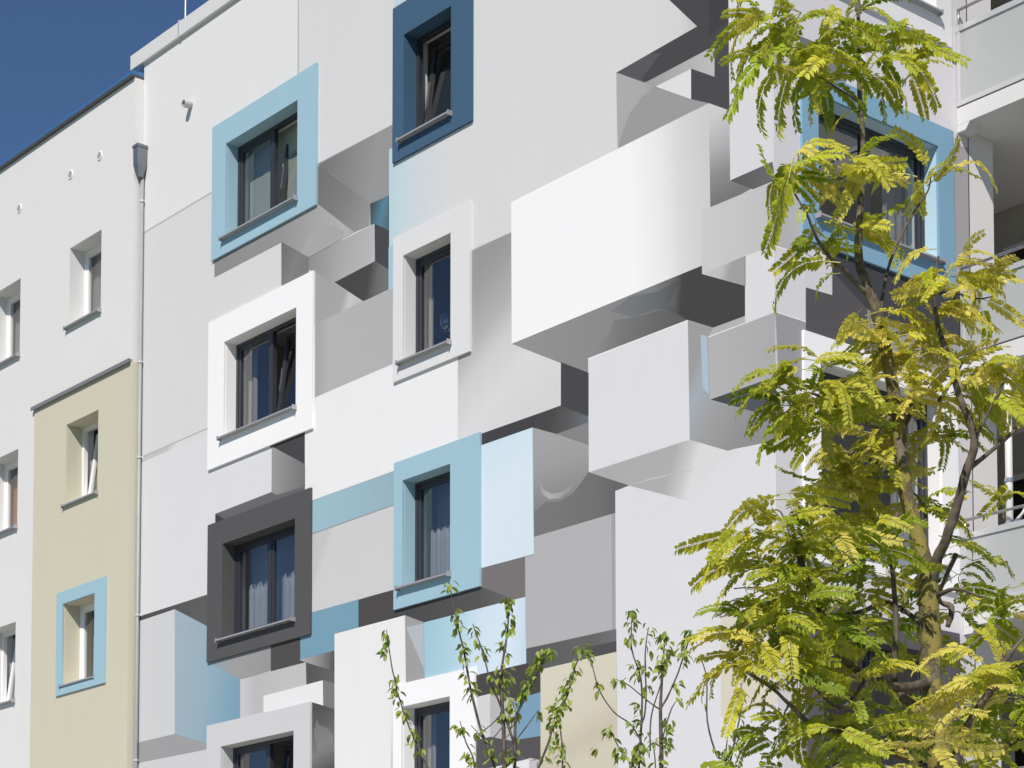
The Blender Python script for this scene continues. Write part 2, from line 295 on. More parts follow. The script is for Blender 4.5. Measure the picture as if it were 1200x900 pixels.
 ["painted_box_face","dark box side",4,[70,70,72],[[-17.764,9.633],[-17.303,9.392],[-17.305,8.905],[-17.766,9.137]]],
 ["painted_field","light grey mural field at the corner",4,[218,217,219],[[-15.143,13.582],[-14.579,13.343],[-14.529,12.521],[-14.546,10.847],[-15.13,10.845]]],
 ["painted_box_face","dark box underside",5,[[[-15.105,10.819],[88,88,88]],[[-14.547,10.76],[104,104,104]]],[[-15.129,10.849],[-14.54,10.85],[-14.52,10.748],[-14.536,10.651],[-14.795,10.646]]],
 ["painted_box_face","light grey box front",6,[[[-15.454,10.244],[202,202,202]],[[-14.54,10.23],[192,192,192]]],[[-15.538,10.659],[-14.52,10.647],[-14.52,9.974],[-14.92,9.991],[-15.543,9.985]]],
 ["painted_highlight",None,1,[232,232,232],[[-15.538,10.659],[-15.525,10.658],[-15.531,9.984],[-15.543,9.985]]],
 ["painted_box_face","grey wedge",7,[[[-15.506,9.988],[196,196,196]],[[-15.272,9.919],[190,190,190]],[[-15.15,9.866],[160,160,160]],[[-14.934,9.776],[158,158,158]]],[[-15.543,9.987],[-14.92,9.994],[-14.923,9.68]]],
 ["painted_box_face","grey sliver",3,[178,178,178],[[-15.387,9.377],[-14.926,9.375],[-14.927,9.287],[-15.461,9.303]]],
 ["painted_box_face","light grey box front at the corner",7,[219,219,220],[[-14.926,9.994],[-14.52,9.978],[-14.52,9.308],[-14.932,9.306]]],
 ["painted_box_face","grey box side with a faint blue streak",3,[[[-15.739,8.964],[156,156,156]],[[-15.514,8.907],[162,172,180]],[[-15.418,8.524],[160,160,160]],[[-14.984,8.243],[144,144,144]],[[-14.574,8.059],[138,138,138]]],[[-15.76,9.563],[-15.387,9.377],[-15.455,9.306],[-15.429,8.635],[-14.52,8.648],[-14.52,7.986],[-14.797,7.98],[-15.082,7.984],[-15.737,8.276]]],
 ["painted_reflection",None,4,[174,190,202],[[-15.573,9.355],[-15.474,9.311],[-15.454,8.694],[-15.54,8.779]]],
 ["painted_box_face","dark box underside",4,[[[-15.344,8.622],[70,70,70]],[[-14.863,8.478],[78,84,90]]],[[-15.436,8.636],[-14.52,8.657],[-14.52,8.223]]],
 ["painted_box_face","mid grey box front",5,[[[-15.402,8.968],[178,178,178]],[[-14.564,9.013],[170,170,170]]],[[-15.458,9.304],[-14.52,9.308],[-14.52,8.644],[-15.436,8.633]]],
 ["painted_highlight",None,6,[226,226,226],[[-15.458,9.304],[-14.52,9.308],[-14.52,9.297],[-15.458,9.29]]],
 ["painted_box_face","light grey box front",4,[221,221,222],[[-17.311,9.557],[-15.756,9.561],[-15.737,8.281],[-17.302,8.278]]],
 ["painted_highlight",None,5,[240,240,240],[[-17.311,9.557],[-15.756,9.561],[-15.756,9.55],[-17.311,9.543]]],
 ["painted_field","wide light grey mural field",9,[220,220,222],[[-16.875,7.981],[-16.653,7.995],[-16.361,8.061],[-15.082,8.036],[-14.52,7.99],[-14.52,4.655],[-14.52,1.341],[-16.871,1.319]]],
 ["painted_box_face","light grey box underside",10,[[[-17.168,8.285],[170,170,170]],[[-15.973,8.158],[174,174,174]],[[-15.847,7.903],[198,198,198]],[[-15.786,7.673],[218,218,218]]],[[-17.302,8.279],[-15.737,8.282],[-15.076,7.991],[-15.312,7.956],[-15.723,7.669],[-15.823,7.668],[-16.64,7.987]]],
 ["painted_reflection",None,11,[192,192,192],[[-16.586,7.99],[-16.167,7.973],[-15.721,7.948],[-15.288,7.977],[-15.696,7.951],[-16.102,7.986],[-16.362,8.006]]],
 ["painted_box_face","dark gap band",10,[[[-18.362,6.395],[88,88,88]],[[-17.175,6.355],[100,100,100]],[[-16.875,6.355],[112,112,112]]],[[-18.436,6.49],[-16.865,6.474],[-16.862,6.22],[-18.111,6.213],[-18.541,6.344]]],
 ["painted_box_face",None,11,[80,78,80],[[-17.341,6.344],[-16.862,6.343],[-16.862,6.22],[-17.176,6.215]]],
 ["painted_box_face","dark gap band",1,[[[-26.78,8.232],[74,74,74]],[[-25.288,8.043],[92,92,92]]],[[-26.96,8.284],[-26.828,8.292],[-24.963,8.29],[-24.955,7.776],[-25.065,7.829],[-25.964,8.23],[-26.827,8.221],[-26.96,8.209]]],
 ["painted_box_face","light grey box front",2,[207,208,209],[[-26.96,8.222],[-26.839,8.223],[-25.964,8.23],[-25.931,6.458],[-26.815,6.457],[-26.96,6.459]]],
 ["painted_box_face","blue grey box side",1,[[[-25.926,7.426],[160,178,188]],[[-25.056,7.296],[148,174,188]],[[-24.304,6.953],[122,160,180]]],[[-25.964,8.23],[-25.065,7.829],[-25.013,7.337],[-24.263,6.987],[-24.262,6.463],[-24.999,6.441],[-25.039,6.212],[-25.931,6.458]]],
 ["painted_box_face","grey box underside",3,[158,158,159],[[-26.96,6.459],[-26.815,6.463],[-25.932,6.464],[-24.995,6.201],[-24.994,6.136],[-26.809,6.162],[-26.96,6.162]]],
 ["painted_field","light grey lower mural field",4,[207,207,208],[[-26.96,6.162],[-26.809,6.164],[-24.994,6.142],[-24.916,1.243],[-26.872,1.225]]],
 ["painted_box_face","grey box underside",2,[[[-24.948,7.303],[140,160,170]],[[-24.412,7.177],[158,158,158]],[[-23.588,7.134],[150,150,150]]],[[-25.079,7.347],[-23.491,7.368],[-23.536,7.002],[-24.269,6.988]]],
 ["painted_box_face","dark gap face",3,[78,76,76],[[-23.541,7.365],[-22.86,7.369],[-22.857,7.046],[-22.721,6.992],[-23.536,6.996]]],
 ["painted_box_face","pinkish grey box front",3,[[[-24.198,6.823],[200,200,200]],[[-23.888,6.779],[186,186,186]],[[-23.088,6.779],[192,192,192]]],[[-24.273,6.991],[-22.727,6.993],[-22.714,6.693],[-23.704,6.685],[-23.701,6.447],[-24.262,6.457]]],
 ["painted_box_face","dark box side",1,[[[-22.605,6.876],[84,84,84]],[[-22.133,6.697],[98,98,98]]],[[-22.727,6.993],[-22.091,6.789],[-22.09,6.626],[-22.348,6.704],[-22.714,6.693]]],
 ["painted_box_face","grey box underside",4,[[[-22.799,7.026],[168,168,168]],[[-22.473,6.977],[142,142,142]],[[-22.098,6.964],[84,84,84]]],[[-22.876,7.046],[-22.093,7.047],[-22.091,6.778],[-22.727,6.99]]],
 ["painted_box_face","white box front",4,[232,232,232],[[-23.704,6.691],[-22.348,6.704],[-22.335,6.365],[-22.582,6.421],[-23.7,6.413]]],
 ["painted_box_face","grey box side",2,[122,122,122],[[-22.348,6.706],[-22.09,6.629],[-22.087,6.289],[-22.335,6.365]]],
 ["painted_box_face","dark box side",5,[[[-22.505,6.366],[78,78,78]],[[-22.465,6.142],[92,92,92]],[[-22.311,5.795],[122,122,122]],[[-22.309,5.523],[84,84,84]]],[[-22.62,6.467],[-22.081,6.299],[-22.051,2.865],[-22.584,2.884]]],
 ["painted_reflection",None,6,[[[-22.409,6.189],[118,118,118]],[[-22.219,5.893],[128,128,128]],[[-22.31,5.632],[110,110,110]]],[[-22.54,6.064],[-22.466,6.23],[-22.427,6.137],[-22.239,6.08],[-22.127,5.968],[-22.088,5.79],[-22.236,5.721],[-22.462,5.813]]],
 ["painted_box_face","tall white box front",6,[233,233,232],[[-22.095,7.258],[-20.624,7.251],[-20.602,6.424],[-20.807,6.39],[-20.785,2.305],[-22.047,2.332]]],
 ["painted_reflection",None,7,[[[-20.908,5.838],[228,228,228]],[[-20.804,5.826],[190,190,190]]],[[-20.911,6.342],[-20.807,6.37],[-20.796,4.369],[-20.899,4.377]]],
 ["painted_box_face","grey box side",3,[158,158,158],[[-20.624,7.251],[-20.243,7.1],[-20.224,6.421],[-20.602,6.424]]],
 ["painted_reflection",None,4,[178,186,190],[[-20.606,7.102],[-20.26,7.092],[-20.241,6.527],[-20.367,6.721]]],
 ["painted_box_face","light blue box front",11,[[[-20.234,6.783],[160,198,213]],[[-19.628,6.74],[178,209,222]],[[-19.231,6.728],[206,224,236]],[[-18.616,6.827],[214,228,240]],[[-18.361,6.493],[196,216,230]]],[[-20.247,7.1],[-18.372,7.084],[-18.357,6.317],[-19.262,6.302],[-20.227,6.401]]],
 ["painted_box_face","near black gap",12,[72,69,70],[[-19.309,6.319],[-18.357,6.322],[-18.104,6.216],[-18.104,5.956],[-18.526,5.942],[-18.767,5.985],[-18.997,6.056],[-19.309,6.019]]],
 ["painted_box_face","light grey box front",13,[210,210,210],[[-19.309,6.059],[-18.997,6.066],[-18.997,5.561],[-19.308,5.55]]],
 ["painted_box_face","grey box side",13,[182,182,182],[[-18.997,6.066],[-18.541,5.944],[-18.541,5.471],[-18.616,5.475],[-18.997,5.561]]],
 ["painted_box_face","steel blue box front",14,[122,158,182],[[-18.556,5.936],[-18.104,5.961],[-18.105,5.461],[-18.548,5.467]]],
 ["painted_box_face","dark gap",15,[84,82,83],[[-19.308,5.56],[-18.997,5.566],[-18.616,5.475],[-18.105,5.466],[-18.105,5.192],[-18.303,5.244],[-19.229,5.202],[-19.228,4.241],[-19.306,4.247]]],
 ["painted_box_face","white box front",1,[226,225,227],[[-19.229,5.202],[-18.303,5.244],[-18.306,2.254],[-19.225,2.273]]],
 ["painted_box_face","grey box side",16,[190,189,192],[[-18.303,5.244],[-18.098,5.191],[-18.102,2.25],[-18.306,2.254]]],
 ["painted_field","beige mural field",17,[[[-17.736,6.11],[213,207,188]],[[-17.455,5.597],[208,202,182]],[[-17.456,5.315],[197,190,169]],[[-17.457,5.08],[205,199,179]]],[[-18.107,6.215],[-16.862,6.223],[-16.848,4.965],[-16.86,2.224],[-18.112,2.25]]],
 ["painted_field","pale beige patch low by the corner",10,[214,207,190],[[-15.301,6.348],[-14.52,6.356],[-14.52,5.351],[-15.153,5.323],[-15.304,5.316]]],
 ["painted_reflection",None,11,[120,120,120],[[-15.313,6.35],[-15.073,6.353],[-15.073,6.338],[-15.314,6.334]]],
]
MURAL_RETURN = [
 ["painted_field","grey box side on the return wall",1,[[[0.029,10.32],[176,176,176]],[[0.345,10.403],[180,180,180]]],[[0.0,10.514],[0.0,10.644],[0.476,10.651],[0.468,9.996],[0.0,9.976]]],
 ["painted_field","light grey box side on the return wall",2,[208,206,209],[[0.0,9.979],[0.455,9.997],[0.446,9.301],[0.0,9.305]]],
 ["painted_field","mid grey box side on the return wall",3,[148,148,152],[[0.0,9.307],[0.459,9.308],[0.45,8.574],[0.035,8.609]]],
 ["painted_highlight",None,3,[228,228,228],[[0.001,9.983],[0.455,10.001],[0.455,9.988],[0.0,9.97]]],
 ["painted_highlight",None,4,[225,225,225],[[0.0,9.31],[0.459,9.311],[0.459,9.299],[0.0,9.296]]],
 ["painted_box_face","dark box side on the return wall",1,[[[0.404,12.113],[110,110,110]],[[1.017,12.078],[124,124,124]]],[[0.393,12.271],[1.1,12.296],[1.095,11.975],[0.389,11.965]]],
 ["painted_field","white strip on the return wall",1,[224,224,226],[[0.889,12.393],[1.411,12.403],[1.41,12.31],[0.888,12.302]]],
 ["painted_box_face",None,1,[128,127,130],[[2.219,12.459],[2.549,12.466],[2.547,12.37],[2.217,12.364]]],
 ["painted_field","grey strip beside the loggia",1,[160,158,161],[[2.755,11.85],[3.11,11.869],[3.11,10.18],[2.723,10.199]]],
 ["painted_box_face","near black gap on the return wall",2,[62,63,69],[[0.859,10.225],[3.11,10.276],[3.109,9.653],[2.639,9.595],[1.999,9.59],[1.585,9.559],[1.396,9.651],[0.855,9.918]]],
 ["painted_box_face","dark grey box side on the return wall",5,[82,80,82],[[0.451,9.66],[0.852,9.676],[0.855,9.927],[1.396,9.661],[1.389,9.187],[0.445,9.208]]],
 ["painted_box_face","grey box side low on the return wall",3,[[[1.406,9.408],[128,128,128]],[[1.997,9.45],[150,150,150]],[[2.854,9.454],[150,150,150]]],[[1.396,9.661],[1.723,9.618],[2.353,9.68],[2.713,9.687],[3.109,9.653],[3.098,9.109],[1.389,9.187]]],
]
LOCUST_LIMBS = [[[-4.522,-9.977,-0.004,0.0608],[-4.454,-10.041,1.514,0.0553],[-4.423,-10.081,2.315,0.0498],[-4.428,-10.121,2.673,0.0415],[-4.432,-10.147,2.894,0.036],[-4.424,-10.164,3.17,0.0332],[-4.436,-10.194,3.336,0.0277],[-4.456,-10.235,3.515,0.0235],[-4.462,-10.265,3.75,0.0207],[-4.475,-10.299,3.943,0.0207],[-4.486,-10.325,4.068,0.0194],[-4.503,-10.354,4.164,0.0166],[-4.519,-10.384,4.275,0.0138],[-4.502,-10.384,4.495,0.0097],[-4.492,-10.388,4.661,0.0083],[-4.491,-10.408,4.882,0.0069],[-4.475,-10.418,5.186,0.0055]],[[-4.421,-10.163,3.198,0.0207],[-4.37,-10.189,3.283,0.0178],[-4.31,-10.203,3.36,0.0164],[-4.258,-10.188,3.523,0.015],[-4.213,-10.192,3.637,0.0135],[-4.238,-10.234,3.772,0.0108],[-4.275,-10.245,3.917,0.0095],[-4.301,-10.254,4.005,0.0082],[-4.306,-10.271,4.128,0.0055],[-4.29,-10.263,4.236,0.0034]],[[-4.245,-10.175,3.556,0.0095],[-4.202,-10.129,3.605,0.0068],[-4.155,-10.079,3.664,0.0061],[-4.081,-10.044,3.736,0.0047]],[[-4.417,-10.087,2.453,0.0277],[-4.274,-10.242,2.589,0.0188],[-4.206,-10.25,2.715,0.0147],[-4.121,-10.238,2.826,0.0119],[-4.103,-10.222,2.886,0.0106],[-4.069,-10.188,2.95,0.0066],[-4.032,-10.15,3.011,0.0053]],[[-4.111,-10.23,2.865,0.0093],[-4.024,-10.207,2.895,0.0079],[-3.972,-10.148,2.921,0.0066]],[[-4.543,-9.936,2.562,0.0128],[-4.465,-9.853,2.662,0.01],[-4.339,-9.788,2.73,0.0099],[-4.283,-9.724,2.767,0.0085]],[[-4.432,-10.147,2.894,0.018],[-4.422,-10.287,2.86,0.0164],[-4.427,-10.372,2.861,0.0135],[-4.428,-10.453,2.89,0.0107]],[[-4.437,-10.142,2.784,0.0166],[-4.477,-10.355,2.876,0.0136],[-4.457,-10.489,2.898,0.0121],[-4.431,-10.618,2.95,0.0119],[-4.447,-10.646,3.037,0.0106],[-4.47,-10.682,3.124,0.0079],[-4.48,-10.701,3.209,0.0053],[-4.488,-10.719,3.288,0.004]],[[-4.445,-10.317,2.876,0.0109],[-4.402,-10.358,3.029,0.0095],[-4.399,-10.368,3.164,0.0081],[-4.4,-10.381,3.299,0.0068],[-4.413,-10.33,3.42,0.0041]],[[-4.444,-10.18,3.082,0.0097],[-4.541,-10.146,3.148,0.0084],[-4.616,-10.16,3.184,0.0099],[-4.693,-10.173,3.17,0.0085],[-4.734,-10.221,3.158,0.0043]],[[-4.494,-10.04,2.633,0.0126],[-4.509,-10.215,2.651,0.0111],[-4.503,-10.368,2.691,0.0095],[-4.497,-10.518,2.702,0.0081],[-4.481,-10.655,2.701,0.0079],[-4.488,-10.745,2.751,0.0066],[-4.493,-10.834,2.802,0.0052],[-4.546,-10.902,2.857,0.0039],[-4.581,-10.947,2.885,0.0026]],[[-4.507,-10.358,4.15,0.0083],[-4.518,-10.453,4.206,0.0082],[-4.505,-10.516,4.215,0.0068],[-4.504,-10.598,4.271,0.0054],[-4.489,-10.665,4.332,0.004],[-4.506,-10.689,4.381,0.0034],[-4.52,-10.71,4.426,0.0027]],[[-4.487,-10.324,4.054,0.0069],[-4.493,-10.272,4.244,0.0049],[-4.486,-10.2,4.391,0.0049],[-4.477,-10.122,4.507,0.0042],[-4.457,-10.102,4.552,0.0028],[-4.447,-10.096,4.614,0.0021]],[[-4.465,-10.271,3.778,0.0097],[-4.438,-10.387,3.692,0.0082],[-4.416,-10.516,3.689,0.0081],[-4.417,-10.596,3.7,0.0053],[-4.441,-10.706,3.737,0.004],[-4.476,-10.746,3.711,0.0026]],[[-4.457,-10.241,3.557,0.0124],[-4.555,-10.208,3.627,0.0084],[-4.64,-10.236,3.669,0.0085],[-4.658,-10.258,3.683,0.0057],[-4.747,-10.285,3.67,0.0036]],[[-4.46,-10.257,3.695,0.0083],[-4.464,-10.194,3.793,0.0084],[-4.485,-10.15,3.893,0.007],[-4.486,-10.157,3.949,0.0042]],[[-4.312,-10.244,3.774,0.0055],[-4.273,-10.206,3.855,0.0041],[-4.257,-10.191,3.896,0.0027]],[[-4.44,-10.201,3.358,0.0083],[-4.482,-10.105,3.45,0.0056],[-4.492,-10.122,3.515,0.0042],[-4.514,-10.151,3.543,0.0028]],[[-4.489,-10.395,4.772,0.0041],[-4.501,-10.41,4.777,0.0041],[-4.45,-10.502,4.748,0.0034],[-4.476,-10.614,4.785,0.0027],[-4.492,-10.715,4.815,0.0027],[-4.542,-10.778,4.855,0.002]],[[-4.484,-10.406,4.937,0.0041],[-4.489,-10.263,5.013,0.0028],[-4.425,-10.189,5.035,0.0021]],[[-4.362,-10.104,3.308,0.0083],[-4.53,-9.983,3.215,0.0071],[-4.504,-9.949,3.181,0.0114],[-4.516,-9.958,3.116,0.0085]],[[-4.415,-10.154,3.17,0.0111],[-4.305,-10.179,3.175,0.0055],[-4.254,-10.115,3.148,0.0041]],[[-4.443,-10.469,2.857,0.0067],[-4.428,-10.596,2.76,0.0053],[-4.484,-10.67,2.839,0.004],[-4.514,-10.714,2.918,0.0026]],[[-4.392,-10.224,4.192,0.0028],[-4.277,-10.238,4.128,0.0041],[-4.217,-10.163,4.1,0.0027],[-4.173,-10.112,4.114,0.002]],[[-4.217,-10.195,3.623,0.0054],[-4.137,-10.189,3.742,0.004],[-4.107,-10.161,3.823,0.0027]],[[-4.453,-10.654,3.05,0.0053],[-4.473,-10.757,3.066,0.0039],[-4.504,-10.876,3.107,0.0026],[-4.554,-10.936,3.107,0.002]],[[-4.47,-10.682,3.13,0.0053],[-4.498,-10.728,3.262,0.004],[-4.518,-10.762,3.367,0.0026],[-4.544,-10.793,3.367,0.002]]]
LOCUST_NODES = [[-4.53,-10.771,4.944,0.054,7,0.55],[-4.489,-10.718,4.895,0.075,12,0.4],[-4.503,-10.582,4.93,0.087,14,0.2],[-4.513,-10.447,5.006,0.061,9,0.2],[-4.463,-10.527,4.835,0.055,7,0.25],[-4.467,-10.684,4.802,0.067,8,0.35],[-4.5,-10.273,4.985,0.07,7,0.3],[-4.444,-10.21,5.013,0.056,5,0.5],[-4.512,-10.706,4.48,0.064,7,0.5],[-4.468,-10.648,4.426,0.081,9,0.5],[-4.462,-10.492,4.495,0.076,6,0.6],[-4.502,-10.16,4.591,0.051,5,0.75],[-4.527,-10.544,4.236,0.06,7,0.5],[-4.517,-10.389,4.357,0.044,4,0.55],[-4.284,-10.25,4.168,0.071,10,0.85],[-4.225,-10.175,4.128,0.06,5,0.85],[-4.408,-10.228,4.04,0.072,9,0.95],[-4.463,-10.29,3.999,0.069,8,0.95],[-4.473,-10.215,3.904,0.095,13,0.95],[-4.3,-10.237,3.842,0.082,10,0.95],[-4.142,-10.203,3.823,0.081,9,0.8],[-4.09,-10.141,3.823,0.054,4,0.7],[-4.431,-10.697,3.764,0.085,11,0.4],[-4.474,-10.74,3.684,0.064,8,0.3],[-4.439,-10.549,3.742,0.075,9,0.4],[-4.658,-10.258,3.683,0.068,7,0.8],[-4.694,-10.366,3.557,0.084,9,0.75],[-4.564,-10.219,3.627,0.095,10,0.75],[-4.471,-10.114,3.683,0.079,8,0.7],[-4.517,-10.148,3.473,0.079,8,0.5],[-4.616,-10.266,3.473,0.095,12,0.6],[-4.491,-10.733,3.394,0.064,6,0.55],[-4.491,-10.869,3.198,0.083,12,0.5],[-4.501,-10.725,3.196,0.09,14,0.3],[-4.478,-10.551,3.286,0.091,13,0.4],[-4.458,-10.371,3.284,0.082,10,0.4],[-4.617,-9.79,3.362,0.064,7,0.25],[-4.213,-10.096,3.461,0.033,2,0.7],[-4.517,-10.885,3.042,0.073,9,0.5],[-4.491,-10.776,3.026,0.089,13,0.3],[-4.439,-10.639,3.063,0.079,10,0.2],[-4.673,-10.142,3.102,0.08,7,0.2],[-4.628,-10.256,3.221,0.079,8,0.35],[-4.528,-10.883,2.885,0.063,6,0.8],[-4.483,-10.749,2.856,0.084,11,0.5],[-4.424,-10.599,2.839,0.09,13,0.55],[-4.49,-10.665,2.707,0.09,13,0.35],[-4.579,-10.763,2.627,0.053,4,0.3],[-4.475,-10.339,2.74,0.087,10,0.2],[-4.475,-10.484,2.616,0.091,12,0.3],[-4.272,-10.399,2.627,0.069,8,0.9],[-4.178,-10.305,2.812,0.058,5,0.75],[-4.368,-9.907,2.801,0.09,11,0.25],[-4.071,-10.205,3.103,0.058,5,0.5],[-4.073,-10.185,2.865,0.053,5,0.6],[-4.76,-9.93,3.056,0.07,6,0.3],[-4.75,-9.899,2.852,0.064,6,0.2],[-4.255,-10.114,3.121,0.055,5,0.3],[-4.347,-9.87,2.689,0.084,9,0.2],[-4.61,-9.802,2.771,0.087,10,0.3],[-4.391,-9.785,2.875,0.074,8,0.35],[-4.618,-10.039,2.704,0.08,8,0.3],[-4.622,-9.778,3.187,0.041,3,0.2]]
LOCUST_FRONDS = [[-4.432,-10.722,4.831,-4.621,-10.898,4.646,0.083,0.5],[-4.529,-10.772,4.962,-4.619,-10.845,4.927,0.017,0.6],[-4.478,-10.71,4.944,-4.613,-10.836,4.905,0.028,0.5],[-4.578,-10.836,5.024,-4.621,-10.85,4.959,0.008,0.6],[-4.519,-10.745,4.802,-4.59,-10.778,4.588,0.039,0.45],[-4.489,-10.711,4.81,-4.56,-10.742,4.582,0.028,0.45],[-4.482,-10.627,4.839,-4.552,-10.66,4.631,0.022,0.3],[-4.471,-10.611,4.812,-4.522,-10.625,4.65,0.011,0.2],[-4.498,-10.274,5.013,-4.359,-10.074,4.989,0.066,0.6],[-4.49,-10.263,4.999,-4.398,-10.104,4.82,0.055,0.25],[-4.527,-10.305,4.985,-4.479,-10.201,4.812,0.017,0.25],[-4.464,-10.373,4.849,-4.4,-10.255,4.745,0.039,0.65],[-4.475,-10.388,4.868,-4.447,-10.31,4.72,0.011,0.25],[-4.482,-10.393,4.841,-4.516,-10.39,4.711,0.008,0.25],[-4.433,-10.478,4.704,-4.521,-10.542,4.599,0.028,0.5],[-4.456,-10.107,4.614,-4.529,-10.177,4.758,0.039,0.85],[-4.393,-10.106,4.579,-4.289,-9.95,4.556,0.061,0.85],[-4.46,-10.107,4.563,-4.408,-10.031,4.735,-0.022,0.8],[-4.472,-10.119,4.543,-4.433,-10.054,4.665,0.017,0.7],[-4.507,-10.703,4.507,-4.607,-10.763,4.214,-0.017,0.5],[-4.521,-10.709,4.399,-4.575,-10.758,4.561,-0.011,0.55],[-4.46,-10.539,4.196,-4.624,-10.691,4.071,0.083,0.5],[-4.494,-10.501,4.182,-4.567,-10.549,4.108,0.022,0.45],[-4.503,-10.528,4.359,-4.482,-10.461,4.244,0.011,0.5],[-4.501,-10.385,4.509,-4.606,-10.473,4.462,0.033,0.6],[-4.355,-10.19,4.297,-4.464,-10.281,4.213,0.033,0.9],[-4.456,-10.444,4.068,-4.523,-10.483,3.966,0.017,0.85],[-4.45,-10.435,4.046,-4.324,-10.247,3.971,0.05,0.98],[-4.391,-10.438,4.001,-4.494,-10.525,3.954,0.033,0.9],[-4.241,-10.204,4.223,-4.211,-10.146,4.32,0.008,0.9],[-4.236,-10.191,4.155,-4.153,-10.065,4.195,0.033,0.85],[-4.209,-10.153,4.1,-4.131,-10.023,4.026,0.028,0.8],[-4.213,-10.156,4.079,-4.22,-10.123,3.966,0.003,0.35],[-4.257,-10.219,4.182,-4.394,-10.341,4.088,0.05,0.9],[-4.412,-10.679,3.822,-4.529,-10.795,3.892,0.028,0.5],[-4.416,-10.754,3.734,-4.573,-10.904,3.68,0.05,0.45],[-4.401,-10.732,3.695,-4.502,-10.812,3.591,0.022,0.35],[-4.441,-10.777,3.674,-4.546,-10.857,3.525,0.017,0.4],[-4.44,-10.69,3.579,-4.505,-10.729,3.51,0.017,0.4],[-4.504,-10.75,3.407,-4.649,-10.882,3.314,0.044,0.75],[-4.48,-10.862,3.263,-4.643,-11.012,3.132,0.061,0.5],[-4.463,-10.835,3.18,-4.611,-10.97,3.08,0.033,0.6],[-4.455,-10.815,3.081,-4.591,-10.936,2.975,0.033,0.35],[-4.496,-10.849,2.924,-4.655,-11.012,2.975,0.044,0.8],[-4.491,-10.836,2.852,-4.678,-11.02,2.782,0.055,0.85],[-4.547,-10.901,2.833,-4.613,-10.932,2.662,0.022,0.7],[-4.475,-10.738,2.843,-4.519,-10.743,2.67,0.006,0.8],[-4.473,-10.645,2.707,-4.596,-10.752,2.617,0.05,0.35],[-4.527,-10.891,2.977,-4.588,-10.918,2.824,0.011,0.35],[-4.24,-10.134,3.507,-4.201,-10.047,3.414,0.028,0.65],[-4.313,-10.201,3.306,-4.229,-10.066,3.273,0.033,0.35],[-4.296,-10.168,3.175,-4.209,-10.032,3.158,0.039,0.4],[-4.164,-10.156,3.067,-4.112,-10.07,3.135,0.011,0.35],[-4.089,-10.28,2.851,-4.254,-10.449,2.891,0.094,0.97],[-4.098,-10.289,2.83,-4.232,-10.412,2.781,0.039,0.95],[-4.095,-10.285,2.824,-4.224,-10.395,2.702,0.006,0.9],[-4.228,-10.137,3.692,-4.317,-10.217,3.753,0.022,0.8],[-4.103,-10.222,2.879,-4.147,-10.256,3.015,0.011,0.5],[-4.346,-10.287,3.787,-4.21,-10.111,3.971,0.017,0.95],[-4.175,-10.245,3.85,-4.086,-10.102,3.789,0.039,0.75],[-4.1,-10.15,3.791,-4.099,-10.106,3.668,0.011,0.7],[-4.382,-10.141,3.452,-4.342,-10.068,3.513,0.011,0.7],[-4.627,-10.295,3.641,-4.738,-10.381,3.478,0.033,0.8],[-4.449,-10.247,3.723,-4.556,-10.353,3.825,0.022,0.95]]
